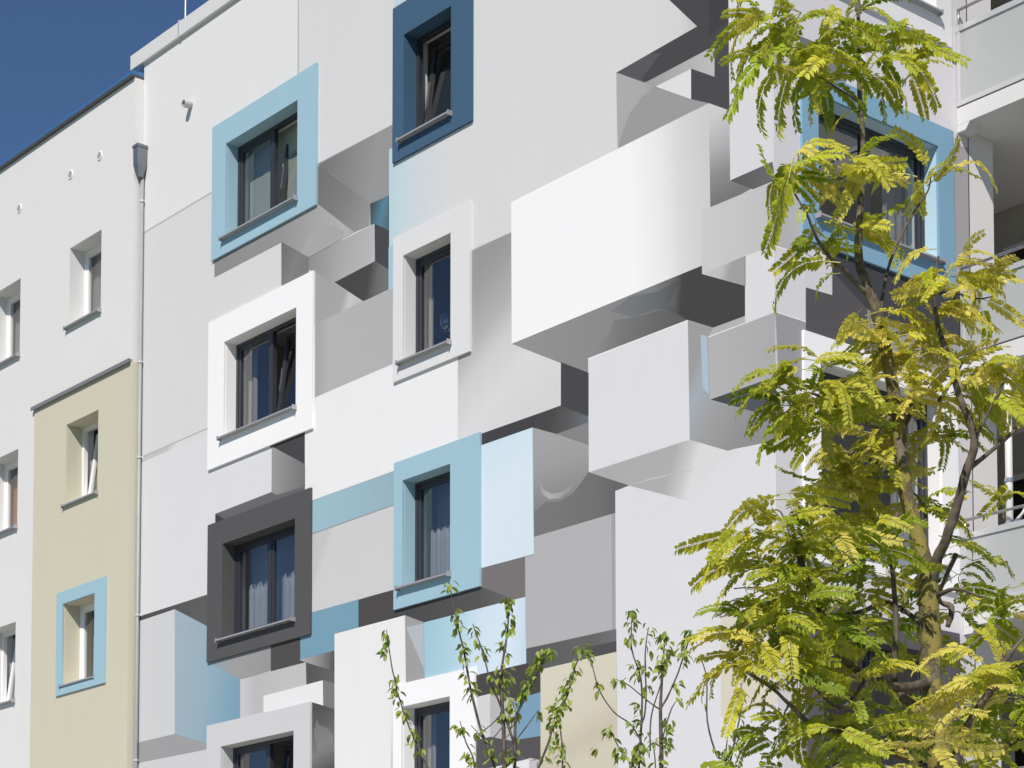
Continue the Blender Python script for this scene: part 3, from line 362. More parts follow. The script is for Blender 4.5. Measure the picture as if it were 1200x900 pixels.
CHERRY_LIMBS = {"A":[[[-9.671,-7.54,1.644,0.0348],[-9.631,-7.593,2.688,0.0299],[-9.616,-7.618,3.135,0.0274],[-9.605,-7.634,3.433,0.0199],[-9.597,-7.647,3.681,0.0174],[-9.595,-7.669,3.93,0.0149],[-9.578,-7.663,4.079,0.01],[-9.554,-7.651,4.243,0.0075],[-9.542,-7.654,4.432,0.005]],[[-9.616,-7.618,3.135,0.0149],[-9.643,-7.68,3.448,0.0124],[-9.686,-7.754,3.681,0.0112],[-9.713,-7.81,3.93,0.01],[-9.722,-7.835,4.079,0.0087],[-9.744,-7.882,4.302,0.0062],[-9.756,-7.91,4.442,0.005],[-9.762,-7.925,4.526,0.0037]],[[-9.605,-7.634,3.433,0.0124],[-9.559,-7.588,3.532,0.01],[-9.609,-7.676,3.83,0.0087],[-9.633,-7.714,3.93,0.0075],[-9.656,-7.76,4.119,0.0062],[-9.679,-7.799,4.243,0.005],[-9.684,-7.808,4.273,0.0037]],[[-9.613,-7.614,3.135,0.0174],[-9.567,-7.588,3.433,0.0149],[-9.551,-7.595,3.706,0.0124],[-9.502,-7.551,3.855,0.01],[-9.454,-7.507,3.98,0.0075],[-9.417,-7.474,4.104,0.005]],[[-9.556,-7.59,3.592,0.0062],[-9.507,-7.541,3.681,0.005],[-9.461,-7.495,3.771,0.0032]],[[-9.61,-7.591,2.936,0.0149],[-9.519,-7.517,3.284,0.0124],[-9.477,-7.481,3.433,0.01],[-9.428,-7.438,3.597,0.01],[-9.403,-7.42,3.721,0.0087],[-9.348,-7.368,3.855,0.0075],[-9.319,-7.347,3.994,0.0062],[-9.285,-7.317,4.104,0.005],[-9.266,-7.301,4.168,0.0032]],[[-9.519,-7.517,3.284,0.01],[-9.403,-7.388,3.383,0.0075],[-9.383,-7.378,3.532,0.0075],[-9.385,-7.396,3.681,0.005]],[[-9.63,-7.606,2.837,0.0149],[-9.81,-7.858,3.234,0.01],[-9.896,-7.981,3.448,0.0087],[-9.923,-8.023,3.557,0.0075],[-9.95,-8.066,3.666,0.0075],[-9.975,-8.11,3.806,0.0067],[-9.998,-8.156,4.004,0.0055],[-10.009,-8.192,4.238,0.0037]],[[-9.722,-7.737,3.06,0.0087],[-9.717,-7.768,3.448,0.0075],[-9.742,-7.811,3.582,0.0062],[-9.759,-7.843,3.706,0.0037]],[[-9.597,-7.647,3.681,0.005],[-9.659,-7.712,3.592,0.005],[-9.718,-7.792,3.681,0.0037]],[[-9.689,-7.752,3.632,0.0062],[-9.628,-7.686,3.706,0.005],[-9.558,-7.615,3.82,0.0037]]],"B":[[[-9.123,-6.888,1.644,0.0348],[-9.055,-6.932,2.936,0.0274],[-9.016,-6.932,3.433,0.0199],[-9.004,-6.949,3.756,0.0149],[-8.987,-6.95,3.97,0.01],[-8.967,-6.947,4.193,0.005]],[[-9.003,-6.95,3.771,0.01],[-8.944,-6.895,3.93,0.0075],[-8.886,-6.846,4.143,0.0062],[-8.87,-6.834,4.218,0.0032]],[[-9.055,-6.932,2.936,0.0149],[-9.097,-7.014,3.284,0.0124],[-9.098,-7.032,3.448,0.0112],[-9.077,-7.031,3.706,0.01],[-9.068,-7.045,3.955,0.0075],[-9.095,-7.093,4.129,0.0062],[-9.081,-7.099,4.352,0.0037]],[[-9.078,-7.03,3.681,0.0075],[-9.056,-7.016,3.806,0.0075],[-9.045,-7.031,4.094,0.0062],[-9.025,-7.022,4.253,0.0032]],[[-9.003,-6.95,3.771,0.0075],[-9.046,-7.005,3.82,0.0062],[-9.082,-7.053,3.87,0.0062],[-9.121,-7.104,3.92,0.005],[-9.161,-7.155,3.95,0.0032]],[[-9.069,-7.005,3.532,0.0075],[-9.116,-7.076,3.681,0.0067],[-9.177,-7.155,3.756,0.0057],[-9.228,-7.229,3.89,0.005],[-9.252,-7.274,4.069,0.0045],[-9.268,-7.299,4.129,0.003]],[[-9.082,-7.007,3.383,0.0075],[-9.142,-7.087,3.483,0.0062],[-9.179,-7.14,3.582,0.005],[-9.2,-7.174,3.671,0.0032]],[[-9.053,-6.986,3.532,0.0075],[-9.04,-6.99,3.731,0.0062],[-8.992,-6.952,3.93,0.005]],[[-9.009,-6.938,3.582,0.0075],[-8.968,-6.907,3.756,0.0062],[-8.943,-6.883,3.82,0.0037]],[[-9.06,-6.961,3.184,0.0075],[-9.038,-6.959,3.433,0.0062],[-9.041,-6.976,3.582,0.0037]]],"C":[[[-8.854,-6.568,1.644,0.0299],[-8.796,-6.623,2.936,0.0224],[-8.772,-6.643,3.433,0.0124],[-8.804,-6.688,3.507,0.0087],[-8.83,-6.738,3.706,0.0075],[-8.821,-6.751,3.955,0.0062],[-8.841,-6.787,4.089,0.0037]],[[-8.775,-6.641,3.383,0.01],[-8.746,-6.62,3.522,0.0087],[-8.716,-6.599,3.681,0.0075],[-8.693,-6.586,3.83,0.0062],[-8.694,-6.598,3.93,0.0037]],[[-8.773,-6.642,3.408,0.0075],[-8.768,-6.647,3.532,0.0062],[-8.757,-6.643,3.622,0.0037]]]}
CHERRY_LEAVES = {"A":[[-9.764,-7.923,4.486,0.035,0.03,6],[-9.741,-7.877,4.288,0.045,0.07,14],[-9.721,-7.836,4.104,0.05,0.09,20],[-9.708,-7.801,3.905,0.05,0.09,14],[-9.657,-7.759,4.104,0.03,0.075,9],[-9.68,-7.799,4.228,0.03,0.04,7],[-9.543,-7.653,4.402,0.035,0.05,12],[-9.546,-7.645,4.288,0.04,0.06,12],[-9.576,-7.665,4.129,0.04,0.08,12],[-9.59,-7.666,3.955,0.06,0.07,22],[-9.54,-7.598,3.87,0.07,0.06,20],[-9.498,-7.554,3.93,0.05,0.05,12],[-9.456,-7.518,4.079,0.055,0.06,22],[-9.409,-7.467,4.119,0.04,0.04,12],[-9.485,-7.546,4.004,0.06,0.05,12],[-9.587,-7.643,3.756,0.05,0.05,8],[-9.688,-7.752,3.642,0.03,0.04,6],[-9.754,-7.833,3.666,0.045,0.025,8],[-9.734,-7.792,3.493,0.04,0.06,12],[-10.012,-8.189,4.178,0.035,0.05,10],[-10.025,-8.198,4.104,0.03,0.02,4],[-9.994,-8.146,3.955,0.045,0.06,8],[-9.986,-8.127,3.855,0.05,0.06,10],[-9.969,-8.096,3.741,0.04,0.05,8],[-9.939,-8.049,3.632,0.04,0.05,9],[-9.908,-8.003,3.532,0.03,0.03,4],[-9.285,-7.318,4.119,0.05,0.04,14],[-9.312,-7.34,4.004,0.03,0.06,8],[-9.348,-7.375,3.93,0.045,0.04,12],[-9.383,-7.405,3.806,0.07,0.07,30],[-9.41,-7.427,3.706,0.06,0.05,16],[-9.403,-7.407,3.572,0.045,0.07,14],[-9.382,-7.373,3.483,0.03,0.05,7],[-9.639,-7.683,3.532,0.06,0.05,14],[-9.566,-7.595,3.507,0.05,0.06,12],[-9.543,-7.588,3.731,0.03,0.06,6],[-9.458,-7.465,3.493,0.04,0.04,6],[-9.463,-7.493,3.741,0.02,0.025,3]],"B":[[-9.083,-7.097,4.317,0.04,0.06,16],[-9.092,-7.096,4.203,0.04,0.05,9],[-9.037,-7.032,4.203,0.03,0.04,4],[-9.075,-7.058,4.004,0.06,0.05,16],[-9.051,-7.02,3.905,0.03,0.04,6],[-8.979,-6.964,4.218,0.04,0.045,14],[-8.972,-6.943,4.079,0.06,0.06,22],[-8.995,-6.963,4.004,0.04,0.05,12],[-8.935,-6.903,4.119,0.03,0.03,6],[-8.891,-6.855,4.178,0.045,0.03,10],[-8.872,-6.838,4.228,0.035,0.03,6],[-8.896,-6.851,4.079,0.025,0.05,7],[-8.931,-6.874,3.88,0.025,0.04,8],[-9.152,-7.143,3.94,0.04,0.025,8],[-9.095,-7.061,3.791,0.025,0.025,4],[-9.1,-7.057,3.691,0.045,0.04,10],[-9.095,-7.041,3.582,0.04,0.06,10],[-9.131,-7.076,3.507,0.06,0.05,14],[-9.041,-6.976,3.582,0.06,0.04,12],[-8.978,-6.912,3.681,0.045,0.06,12],[-8.977,-6.9,3.572,0.045,0.06,10],[-9.208,-7.181,3.642,0.04,0.03,10],[-9.181,-7.138,3.532,0.03,0.05,8],[-9.11,-7.048,3.468,0.07,0.04,10],[-9.233,-7.238,3.93,0.025,0.07,5],[-9.257,-7.282,4.089,0.03,0.025,4],[-9.31,-7.29,3.502,0.045,0.015,6],[-9.014,-6.934,3.468,0.06,0.04,8]],"C":[[-8.841,-6.787,4.079,0.03,0.025,4],[-8.831,-6.756,3.88,0.015,0.1,2],[-8.697,-6.595,3.87,0.035,0.03,8],[-8.709,-6.599,3.756,0.03,0.04,8],[-8.727,-6.609,3.642,0.03,0.05,8],[-8.745,-6.621,3.542,0.035,0.04,8],[-8.794,-6.676,3.507,0.04,0.04,10],[-8.819,-6.701,3.453,0.04,0.02,6],[-8.768,-6.64,3.458,0.04,0.03,8]]}


# ------------------------------------------------------------------ walls with openings
def clip(poly, ax, lim, keep_less):
    out = []
    for i in range(len(poly)):
        a, b = poly[i], poly[(i+1) % len(poly)]
        ia = (a[ax] <= lim) if keep_less else (a[ax] >= lim)
        ib = (b[ax] <= lim) if keep_less else (b[ax] >= lim)
        if ia: out.append(a)
        if ia != ib:
            t = (lim-a[ax])/(b[ax]-a[ax]); q = [0, 0]; q[ax] = lim; q[1-ax] = a[1-ax]+t*(b[1-ax]-a[1-ax]); out.append(tuple(q))
    return out
def area(p): return abs(sum(p[i][0]*p[(i+1) % len(p)][1]-p[(i+1) % len(p)][0]*p[i][1] for i in range(len(p))))/2
def cut(polys, r):
    x0, x1, z0, z1 = r; out = []
    for p in polys:
        xs = [q[0] for q in p]; zs = [q[1] for q in p]
        if min(xs) >= x1 or max(xs) <= x0 or min(zs) >= z1 or max(zs) <= z0: out.append(p); continue
        l = clip(p, 0, x0, True); rr = clip(p, 0, x1, False)
        mid = clip(clip(p, 0, x0, False), 0, x1, True) if len(p) > 2 else []
        lo = clip(mid, 1, z0, True) if len(mid) > 2 else []; hi = clip(mid, 1, z1, False) if len(mid) > 2 else []
        out += [q for q in (l, rr, lo, hi) if len(q) > 2 and area(q) > 1e-7]
    return out
def sheet(name, outline, holes, plane, off, mat, parent, label=None):
    pts = [Vector((a, b, 0)) for a, b in outline]
    tris = [[tuple(outline[i]) for i in t] for t in tessellate_polygon([pts])]
    for h in holes: tris = cut(tris, h)
    mb = MB()
    for p in tris:
        if plane == 'F': vs = [(u, -off, z) for u, z in p]
        else: vs = [(X_CORNER+off, u, z) for u, z in p]
        n = (Vector(vs[1])-Vector(vs[0])).cross(Vector(vs[2])-Vector(vs[0]))
        want = Vector((0, -1, 0)) if plane == 'F' else Vector((1, 0, 0))
        if n.dot(want) < 0: vs.reverse()
        mb.add(vs, [tuple(range(len(vs)))])
    return mb.build(name, mat, parent, label=label)
def wall_with_holes(name, mat, parent, u0, u1, z0, z1, holes, plane, d0, d1, label=None):
    "a solid wall between depths d0 (outer) and d1 (inner) pierced by rectangular openings"
    us = sorted({u0, u1} | {h[0] for h in holes} | {h[1] for h in holes}); zs = sorted({z0, z1} | {h[2] for h in holes} | {h[3] for h in holes})
    us = [u for u in us if u0 <= u <= u1]; zs = [z for z in zs if z0 <= z <= z1]
    def solid_at(i, j):
        if not (0 <= i < len(us)-1 and 0 <= j < len(zs)-1): return False
        cu, cz = (us[i]+us[i+1])/2, (zs[j]+zs[j+1])/2
        return not any(h[0] < cu < h[1] and h[2] < cz < h[3] for h in holes)
    bm = bmesh.new(); V = {}
    def P(u, d, z):
        k = (round(u, 4), round(d, 4), round(z, 4))
        if k not in V: V[k] = bm.verts.new((u, d, z) if plane == 'F' else (d, u, z))
        return V[k]
    def quad(*q):
        try: bm.faces.new(q)
        except ValueError: pass
    for i in range(len(us)-1):
        for j in range(len(zs)-1):
            if not solid_at(i, j): continue
            a, b, c, d = us[i], us[i+1], zs[j], zs[j+1]
            quad(P(a, d0, c), P(b, d0, c), P(b, d0, d), P(a, d0, d)); quad(P(a, d1, d), P(b, d1, d), P(b, d1, c), P(a, d1, c))
            if not solid_at(i-1, j): quad(P(a, d0, c), P(a, d0, d), P(a, d1, d), P(a, d1, c))
            if not solid_at(i+1, j): quad(P(b, d0, d), P(b, d0, c), P(b, d1, c), P(b, d1, d))
            if not solid_at(i, j-1): quad(P(a, d0, c), P(a, d1, c), P(b, d1, c), P(b, d0, c))
            if not solid_at(i, j+1): quad(P(a, d0, d), P(b, d0, d), P(b, d1, d), P(a, d1, d))
    bmesh.ops.recalc_face_normals(bm, faces=bm.faces)
    me = bpy.data.meshes.new(name); bm.to_mesh(me); bm.free(); me.materials.append(mat)
    o = bpy.data.objects.new(name, me); COL.objects.link(o); o.parent = parent
    if label: o['label'] = label
    return o

X_CORNER = -14.52; X_JOINT = -26.97
# ------------------------------------------------------------------ ground
gm = solid('lawn_ground', (.10, .13, .05, 1), .95, noise=.35, scale=.8)
g_ = MB(); g_.add([(-900, -900, 0), (900, -900, 0), (900, 900, 0), (-900, 900, 0)], [(0, 1, 2, 3)])
go = g_.build('ground', gm); go['kind'] = 'structure'; 
pv = solid('bounce_paving', (.46, .45, .42, 1), .9, noise=.12, scale=3)  # unseen paving, widened and lightened to bounce fill light up the facade
g_ = MB(); g_.box(-60, 10, -12.5, -.4, -.1, .012)
po = g_.build('bounce_pavement', pv); po['kind'] = 'structure'

# ------------------------------------------------------------------ mural building
HOUSE = thing('apartment_building', 'tall light grey apartment block whose facade is painted with overlapping grey, white and blue boxes', 'building')
ROWS = [(13.17, 14.485), (10.385, 11.705), (7.60, 8.91), (4.82, 6.135), (2.03, 3.35)]
holesF = [(-24.69, -22.95, a, b) for a, b in ROWS] + [(-20.65, -19.71, a, b) for a, b in ROWS]
holesF += [(-17.6, -16.0, 2.03, 3.35)]
RET = [(13.22, 14.5), (10.45, 11.725), (7.12, 8.93), (4.87, 6.15), (2.1, 3.35)]
holesR = [(.63, 2.56, a, b) for a, b in RET]
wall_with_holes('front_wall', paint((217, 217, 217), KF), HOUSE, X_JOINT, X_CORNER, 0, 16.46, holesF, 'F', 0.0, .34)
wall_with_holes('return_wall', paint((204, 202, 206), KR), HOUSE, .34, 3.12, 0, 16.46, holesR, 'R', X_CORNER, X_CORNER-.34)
sheet('return_wall_edge', [(0, 0), (.35, 0), (.35, 16.46), (0, 16.46)], [], 'R', .0006, paint((204, 202, 206), KR), HOUSE)
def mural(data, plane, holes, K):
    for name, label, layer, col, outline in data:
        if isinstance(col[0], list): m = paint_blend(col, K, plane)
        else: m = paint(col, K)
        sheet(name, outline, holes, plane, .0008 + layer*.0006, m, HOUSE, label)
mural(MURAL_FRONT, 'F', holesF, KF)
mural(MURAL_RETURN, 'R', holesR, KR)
# roof edge
mb = MB(); mb.box(-27.28, X_CORNER+.06, -.055, .5, 16.46, 16.68); mb.build('cornice', solid('cornice_metal', (.66, .66, .65, 1), .5, 0), HOUSE, bevel=.006)
mb = MB(); mb.box(-27.0, X_CORNER+.055, .5, 12, 16.3, 16.6); mb.build('roof', ROOFM, HOUSE)
for x in (-25.92, -21.9, -18.0):
    mb = MB(); mb.box(x-.02, x+.02, -.062, .1, 16.45, 16.70); mb.build('cornice_joint_strip', RAILM, HOUSE)
mb = MB(); mb.tube([(-26.0, .1, 16.66, .012), (-26.0, .1, 18.4, .009)], 6); mb.build('lightning_rod', RAILM, HOUSE)
# vent stub
mb = MB()
n = 16; cxv, czv = -25.655, 15.39
ro, ri = .055, .045
vs = []; fs = []
for r_, y in ((ro, .0), (ro, -.13), (ri, -.13), (ri, -.02)):
    for k in range(n): vs.append((cxv+r_*math.cos(k*math.tau/n), y, czv+r_*math.sin(k*math.tau/n)-.02*(-y/.13)))
for i in range(3):
    for k in range(n): fs.append((i*n+k, i*n+(k+1) % n, (i+1)*n+(k+1) % n, (i+1)*n+k))
fs.append(tuple(range(3*n, 4*n)))
mb.add(vs, fs); mb.build('vent_pipe', solid('vent_plastic', (.5, .5, .48, 1), .5), HOUSE, smooth=False)
# downpipe in the corner
mb = MB(); px, py = -26.915, -.045
mb.tube([(px, py, 14.73, .027), (px, py, 0.0, .027)], 14); dp = mb.build('downpipe', ZINC, HOUSE, smooth=True)
for z in (14.38, 12.0, 10.6, 8.3, 6.2, 3.5):
    mb = MB(); mb.tube([(px, py, z-.015, .038), (px, py, z+.015, .038)], 14); mb.box(px-.012, px+.012, py+.03, -.001, z-.012, z+.012); mb.build('pipe_clamp', RAILM, dp)
def frustum(mb, x, y, z0, z1, a0, b0, a1, b1):
    vs = [(x+sx*a, y+sy*b, z) for z, a, b in ((z0, a0, b0), (z1, a1, b1)) for sx, sy in ((-1, -1), (1, -1), (1, 1), (-1, 1))]
    mb.add(vs, [(3, 2, 1, 0), (4, 5, 6, 7)] + [(i, (i+1) % 4, 4+(i+1) % 4, 4+i) for i in range(4)])
mb = MB(); hx, hy = -26.905, -.09
frustum(mb, hx, hy, 14.72, 14.89, .03, .035, .062, .075); frustum(mb, hx, hy, 14.89, 15.15, .062, .075, .066, .08); frustum(mb, hx, hy, 15.15, 15.19, .076, .088, .076, .088)
mb.build('rainwater_hopper', solid('hopper_metal', (.22, .24, .26, 1), .4, .6, noise=.2), HOUSE)
# soil-joint shadow gap beside the pipe comes from the neighbour's end wall

# ------------------------------------------------------------------ windows
def make_window(parent, plane, base, u0, u1, z0, z1, fmat, surround=None, smat=None, reveal=.16, sashes=1, tilt=None,
                sill=True, proud=.034, label=None, rmat=None, reveal_mat=None):
    """window > surround, frame, sash, pane, sill. plane F: wall faces -y at y=base. plane R: wall faces +x at x=base."""
    W = sub('window', parent, label)
    def T(u, d, z):    # u along wall, d depth inward, z up
        return (u, base+d, z) if plane == 'F' else (base-d, u, z)
    def bx(mb, a, b, d0, d1, c, d):
        if plane == 'F': mb.box(a, b, base+d0, base+d1, c, d)
        else: mb.box(base-d1, base-d0, a, b, c, d)
    if surround:
        s0, s1, t0, t1 = surround
        mb = MB(); p = -proud; e = .0015
        bx(mb, s0, u0+e, p, 0.0, t0, t1); bx(mb, u1-e, s1, p, 0.0, t0, t1)
        bx(mb, u0+e, u1-e, p+.0004, 0.0, z1-e, t1); bx(mb, u0+e, u1-e, p+.0004, 0.0, t0, z0+e)
        mb.build('surround', smat, W, label=None)
        # reveal lining in the surround paint or a lighter one
        mb = MB(); q = .006
        bx(mb, u0, u0+q, 0, reveal, z0, z1); bx(mb, u1-q, u1, 0, reveal, z0, z1); bx(mb, u0+q, u1-q, 0.0005, reveal, z1-q, z1)
        mb.build('reveal', rmat or smat, W)
    elif reveal_mat:
        mb = MB(); q = .004
        bx(mb, u0, u0+q, 0.001, reveal, z0, z1); bx(mb, u1-q, u1, 0.001, reveal, z0, z1); bx(mb, u0+q, u1-q, 0.001, reveal, z1-q, z1)
        mb.build('reveal', reveal_mat, W)
    d0 = reveal; fw_ = .055; fd = .07
    mb = MB()
    bx(mb, u0, u0+fw_, d0, d0+fd, z0, z1); bx(mb, u1-fw_, u1, d0, d0+fd, z0, z1)
    bx(mb, u0+fw_, u1-fw_, d0+.0005, d0+fd, z1-fw_, z1); bx(mb, u0+fw_, u1-fw_, d0+.0005, d0+fd, z0, z0+fw_)
    if sashes == 2:
        mid = (u0+u1)/2; bx(mb, mid-.03, mid+.03, d0+.001, d0+fd, z0+fw_, z1-fw_)
    mb.build('frame', fmat, W, bevel=.003)
    spans = [(u0+fw_-.01, u1-fw_+.01)] if sashes == 1 else [(u0+fw_-.01, mid-.015), (mid+.015, u1-fw_+.01)]
    for k, (a, b) in enumerate(spans):
        w_ = .06; sz0, sz1 = z0+fw_-.01, z1-fw_+.01; H_ = sz1-sz0
        S = MB()
        tl = tilt and (k in tilt)
        dd = d0+.012 if not tl else d0+.05
        def lb(mb, a_, b_, e0, e1, c, d):
            "local box, tilted inward about the bottom edge when the sash is open"
            vs = [(u, e, z) for z in (c, d) for e in (e0, e1) for u in (a_, b_)]
            ang = math.radians(8.0) if tl else 0
            out = []
            for u, e, z in vs:
                e2 = e*math.cos(ang) + z*math.sin(ang); z2 = z*math.cos(ang) - e*math.sin(ang)
                out.append(T(u, dd+e2, sz0+z2))
            mb.add(out, [(0, 2, 3, 1), (4, 5, 7, 6), (0, 1, 5, 4), (2, 6, 7, 3), (0, 4, 6, 2), (1, 3, 7, 5)])
        if tl: a += .012; b -= .012; H_ -= .01
        lb(S, a, a+w_, 0, .055, 0, H_); lb(S, b-w_, b, 0, .055, 0, H_)
        lb(S, a+w_, b-w_, .0006, .055, H_-w_, H_); lb(S, a+w_, b-w_, .0006, .055, 0, w_)
        S.build('sash', fmat, W, bevel=.003)
        G = MB(); lb(G, a+w_-.004, b-w_+.004, .022, .030, w_-.004, H_-w_+.004); G.build('pane', GLASS, W)
        if tl:
            G = MB(); lb(G, a+.005, a+.02, -.012, -.002, H_*.35, H_*.62); G.build('stay_arm', STEEL, W)
    if sill:
        mb = MB(); bx(mb, u0-.05, u1+.02, -.098 if surround else -.06, reveal+.01, z0-.03, z0-.008)
        bx(mb, u0-.05, u1+.02, -.105 if surround else -.067, -.093 if surround else -.055, z0-.030, z0-.008)
        bx(mb, u0-.058, u0-.046, -.107 if surround else -.069, .0, z0-.05, z0+.01); bx(mb, u1+.016, u1+.028, -.107 if surround else -.069, .0, z0-.05, z0+.01)
        mb.build('sill', SILL, W)
    return W
def room(parent, plane, base, u0, u1, z0, z1, depth, wall_d=.34, mat=None):
    mb = MB(); e = .25
    d0, d1 = wall_d+.001, wall_d+depth
    a, b, c, d = u0-e, u1+e, z0-.5, z1+.25
    q = [(a, d0, c), (b, d0, c), (b, d0, d), (a, d0, d), (a, d1, c), (b, d1, c), (b, d1, d), (a, d1, d)]
    vs = [(u, base+e_, z) if plane == 'F' else (base-e_, u, z) for u, e_, z in q]
    mb.add(vs, [(4, 5, 6, 7), (0, 4, 7, 3), (1, 2, 6, 5), (0, 1, 5, 4), (3, 7, 6, 2)])
    return mb.build('room', mat or ROOM, parent)

SUR = {('d', 0): ((-25.04, -22.52, 12.94, 14.83), (160, 194, 209)), ('d', 1): ((-25.095, -22.58, 10.01, 12.085), (246, 246, 246)),
       ('d', 2): ((-25.07, -22.60, 7.335, 9.24), (86, 86, 87)), ('d', 3): ((-25.05, -22.58, 4.55, 6.46), (207, 208, 209)),
       ('n', 0): ((-20.875, -19.32, 12.935, 14.9), (66, 97, 124)), ('n', 1): ((-20.85, -19.35, 10.17, 11.98), (224, 224, 224)),
       ('n', 2): ((-20.82, -19.16, 7.345, 9.16), (160, 194, 208)), ('n', 3): ((-20.82, -19.25, 4.58, 6.415), (246, 246, 246))}
WL = {('d', 0): 'light blue framed double window', ('d', 1): 'white framed double window', ('d', 2): 'dark grey framed double window', ('d', 3): 'pale grey framed double window',
      ('n', 0): 'navy framed narrow window', ('n', 1): 'pale grey framed narrow window', ('n', 2): 'light blue framed narrow window', ('n', 3): 'white framed narrow window'}
for r_, (a, b) in enumerate(ROWS):
    for kind, (u0, u1) in (('d', (-24.69, -22.95)), ('n', (-20.65, -19.71))):
        s = SUR.get((kind, r_))
        make_window(HOUSE, 'F', 0.0, u0, u1, a, b, ANTHR, s[0] if s else None, paint(s[1], KF) if s else None,
                    sashes=2 if kind == 'd' else 1, tilt={('d', 0): (1,), ('d', 1): (1,), ('d', 3): (1,), ('n', 0): (0,)}.get((kind, r_)), label=WL.get((kind, r_)))
        room(HOUSE, 'F', 0.0, u0, u1, a, b, 1.6)
make_window(HOUSE, 'F', 0.0, -17.6, -16.0, 2.03, 3.35, ANTHR, sashes=2); room(HOUSE, 'F', 0.0, -17.6, -16.0, 2.03, 3.35, 1.2)
SURR = [((.39, 2.82, 12.9, 14.75), (216, 216, 218)), ((.385, 2.825, 10.15, 11.965), (122, 160, 184)), ((.385, 2.84, 6.86, 9.2), (232, 232, 234)), ((.39, 2.82, 4.6, 6.42), (88, 84, 92)), (None, None)]
for r_, (a, b) in enumerate(RET):
    s = SURR[r_]
    make_window(HOUSE, 'R', X_CORNER, .63, 2.56, a, b, ANTHR, s[0], paint(s[1], KR) if s[0] else None, sashes=2, rmat=paint((188, 220, 234), KF) if r_ == 1 else (paint((240, 240, 240), KF) if r_ in (0, 2) else None),  # blue window's reveal is painted lighter to carry the sunlit jamb
                label=['pale framed window on the return wall', 'mid blue framed window on the return wall', 'white framed tall window on the return wall', 'dark framed window on the return wall', None][r_])
    room(HOUSE, 'R', X_CORNER, .75, 2.5, a, b, 1.2)

# things in the windows of the mural building
def drape(u0, u1, z0, z1, y, n, amp, mat, name, label, cat, plane='F', group='curtains and blinds behind the window panes', top_wave=0):
    "a hanging cloth with folds"
    mb = MB(); vs = []; N = max(8, n*6); R_ = 6
    ph = rnd.random()*6
    for j in range(R_+1):
        f_ = j/R_
        for i in range(N+1):
            t_ = i/N; u = u0+(u1-u0)*t_
            d = amp*math.sin(t_*n*math.tau+ph)*(0.6+.4*(1-f_)) + amp*.4*math.sin(t_*n*2.7*math.tau+ph*2)
            z = z0+(z1-z0)*f_ + (top_wave*math.sin(t_*n*1.7*math.tau+ph) if j == R_ else 0)
            vs.append((u, y+d, z) if plane == 'F' else (y-d, u, z))
    fs = [(j*(N+1)+i, j*(N+1)+i+1, (j+1)*(N+1)+i+1, (j+1)*(N+1)+i) for j in range(R_) for i in range(N)]
    mb.add(vs, fs); o = mb.build(name, mat, smooth=True); tag(o, label, cat, group); return o
GREYC = cloth('grey_curtain', (.44, .42, .40, 1)); SHEER = cloth('sheer_white', (.58, .60, .62, 1), .3); LACE = cloth('lace', (.62, .68, .58, 1), .25, 60)
GREENC = cloth('greenish_curtain', (.45, .50, .46, 1)); ORANGE = cloth('orange_curtain', (.62, .27, .15, 1)); YELB = cloth('yellow_blind', (.66, .62, .30, 1))
drape(-24.93, -23.05, 13.0, 14.6, .36, 7, .004, LACE, 'net_blind', 'pale green patterned net blind filling the top left light blue framed window', 'curtain')
drape(-24.93, -24.5, 10.2, 11.85, .37, 3, .02, GREYC, 'curtain', 'beige grey curtain at the left side of the white framed double window', 'curtain')
drape(-20.89, -20.55, 10.2, 11.85, .37, 3, .02, GREYC, 'curtain', 'grey curtain at the left side of the narrow pale grey framed window', 'curtain')
drape(-24.93, -24.7, 7.4, 9.05, .36, 2, .015, GREENC, 'curtain', 'greenish grey curtain at the left edge of the dark grey framed window', 'curtain')
drape(-24.66, -23.1, 7.4, 8.36, .38, 11, .02, SHEER, 'cafe_curtain', 'white half height net curtain in the dark grey framed window', 'curtain', top_wave=.05)
drape(-20.89, -20.66, 7.4, 9.05, .36, 2, .015, GREENC, 'curtain', 'grey green curtain at the left edge of the narrow light blue framed window', 'curtain')
drape(-20.62, -19.85, 7.4, 8.33, .38, 9, .015, SHEER, 'cafe_curtain', 'white ruffled half curtain in the narrow light blue framed window', 'curtain', top_wave=.035)
drape(-24.93, -24.6, 4.6, 6.3, .37, 3, .02, GREYC, 'curtain', 'grey curtain in the bottom left pale grey framed window', 'curtain')
drape(-20.89, -20.5, 4.6, 6.3, .37, 3, .02, GREYC, 'curtain', 'grey curtain in the bottom narrow white framed window', 'curtain')
drape(2.1, 2.5, 10.3, 11.7, X_CORNER-.37, 3, .02, SHEER, 'curtain', 'white curtain at the right side of the mid blue framed window behind the tree', 'curtain', 'R')
drape(2.2, 2.5, 7.0, 8.9, X_CORNER-.37, 3, .02, SHEER, 'curtain', 'white curtain in the white framed tall window behind the tree', 'curtain', 'R')
DIM = cloth('reflection_tint_net', (.42, .45, .50, 1), .12)  # blue-grey net colour stands in for pale reflections in the panes
drape(-24.9, -23.05, 7.4, 9.05, .46, 13, .02, DIM, 'reflection_net_curtain', 'net curtain with reflection tint filling the upper half of the dark grey framed window', 'curtain')
drape(-20.88, -19.8, 7.4, 9.05, .46, 8, .02, DIM, 'reflection_net_curtain', 'net curtain with reflection tint in the upper half of the narrow light blue framed window', 'curtain')
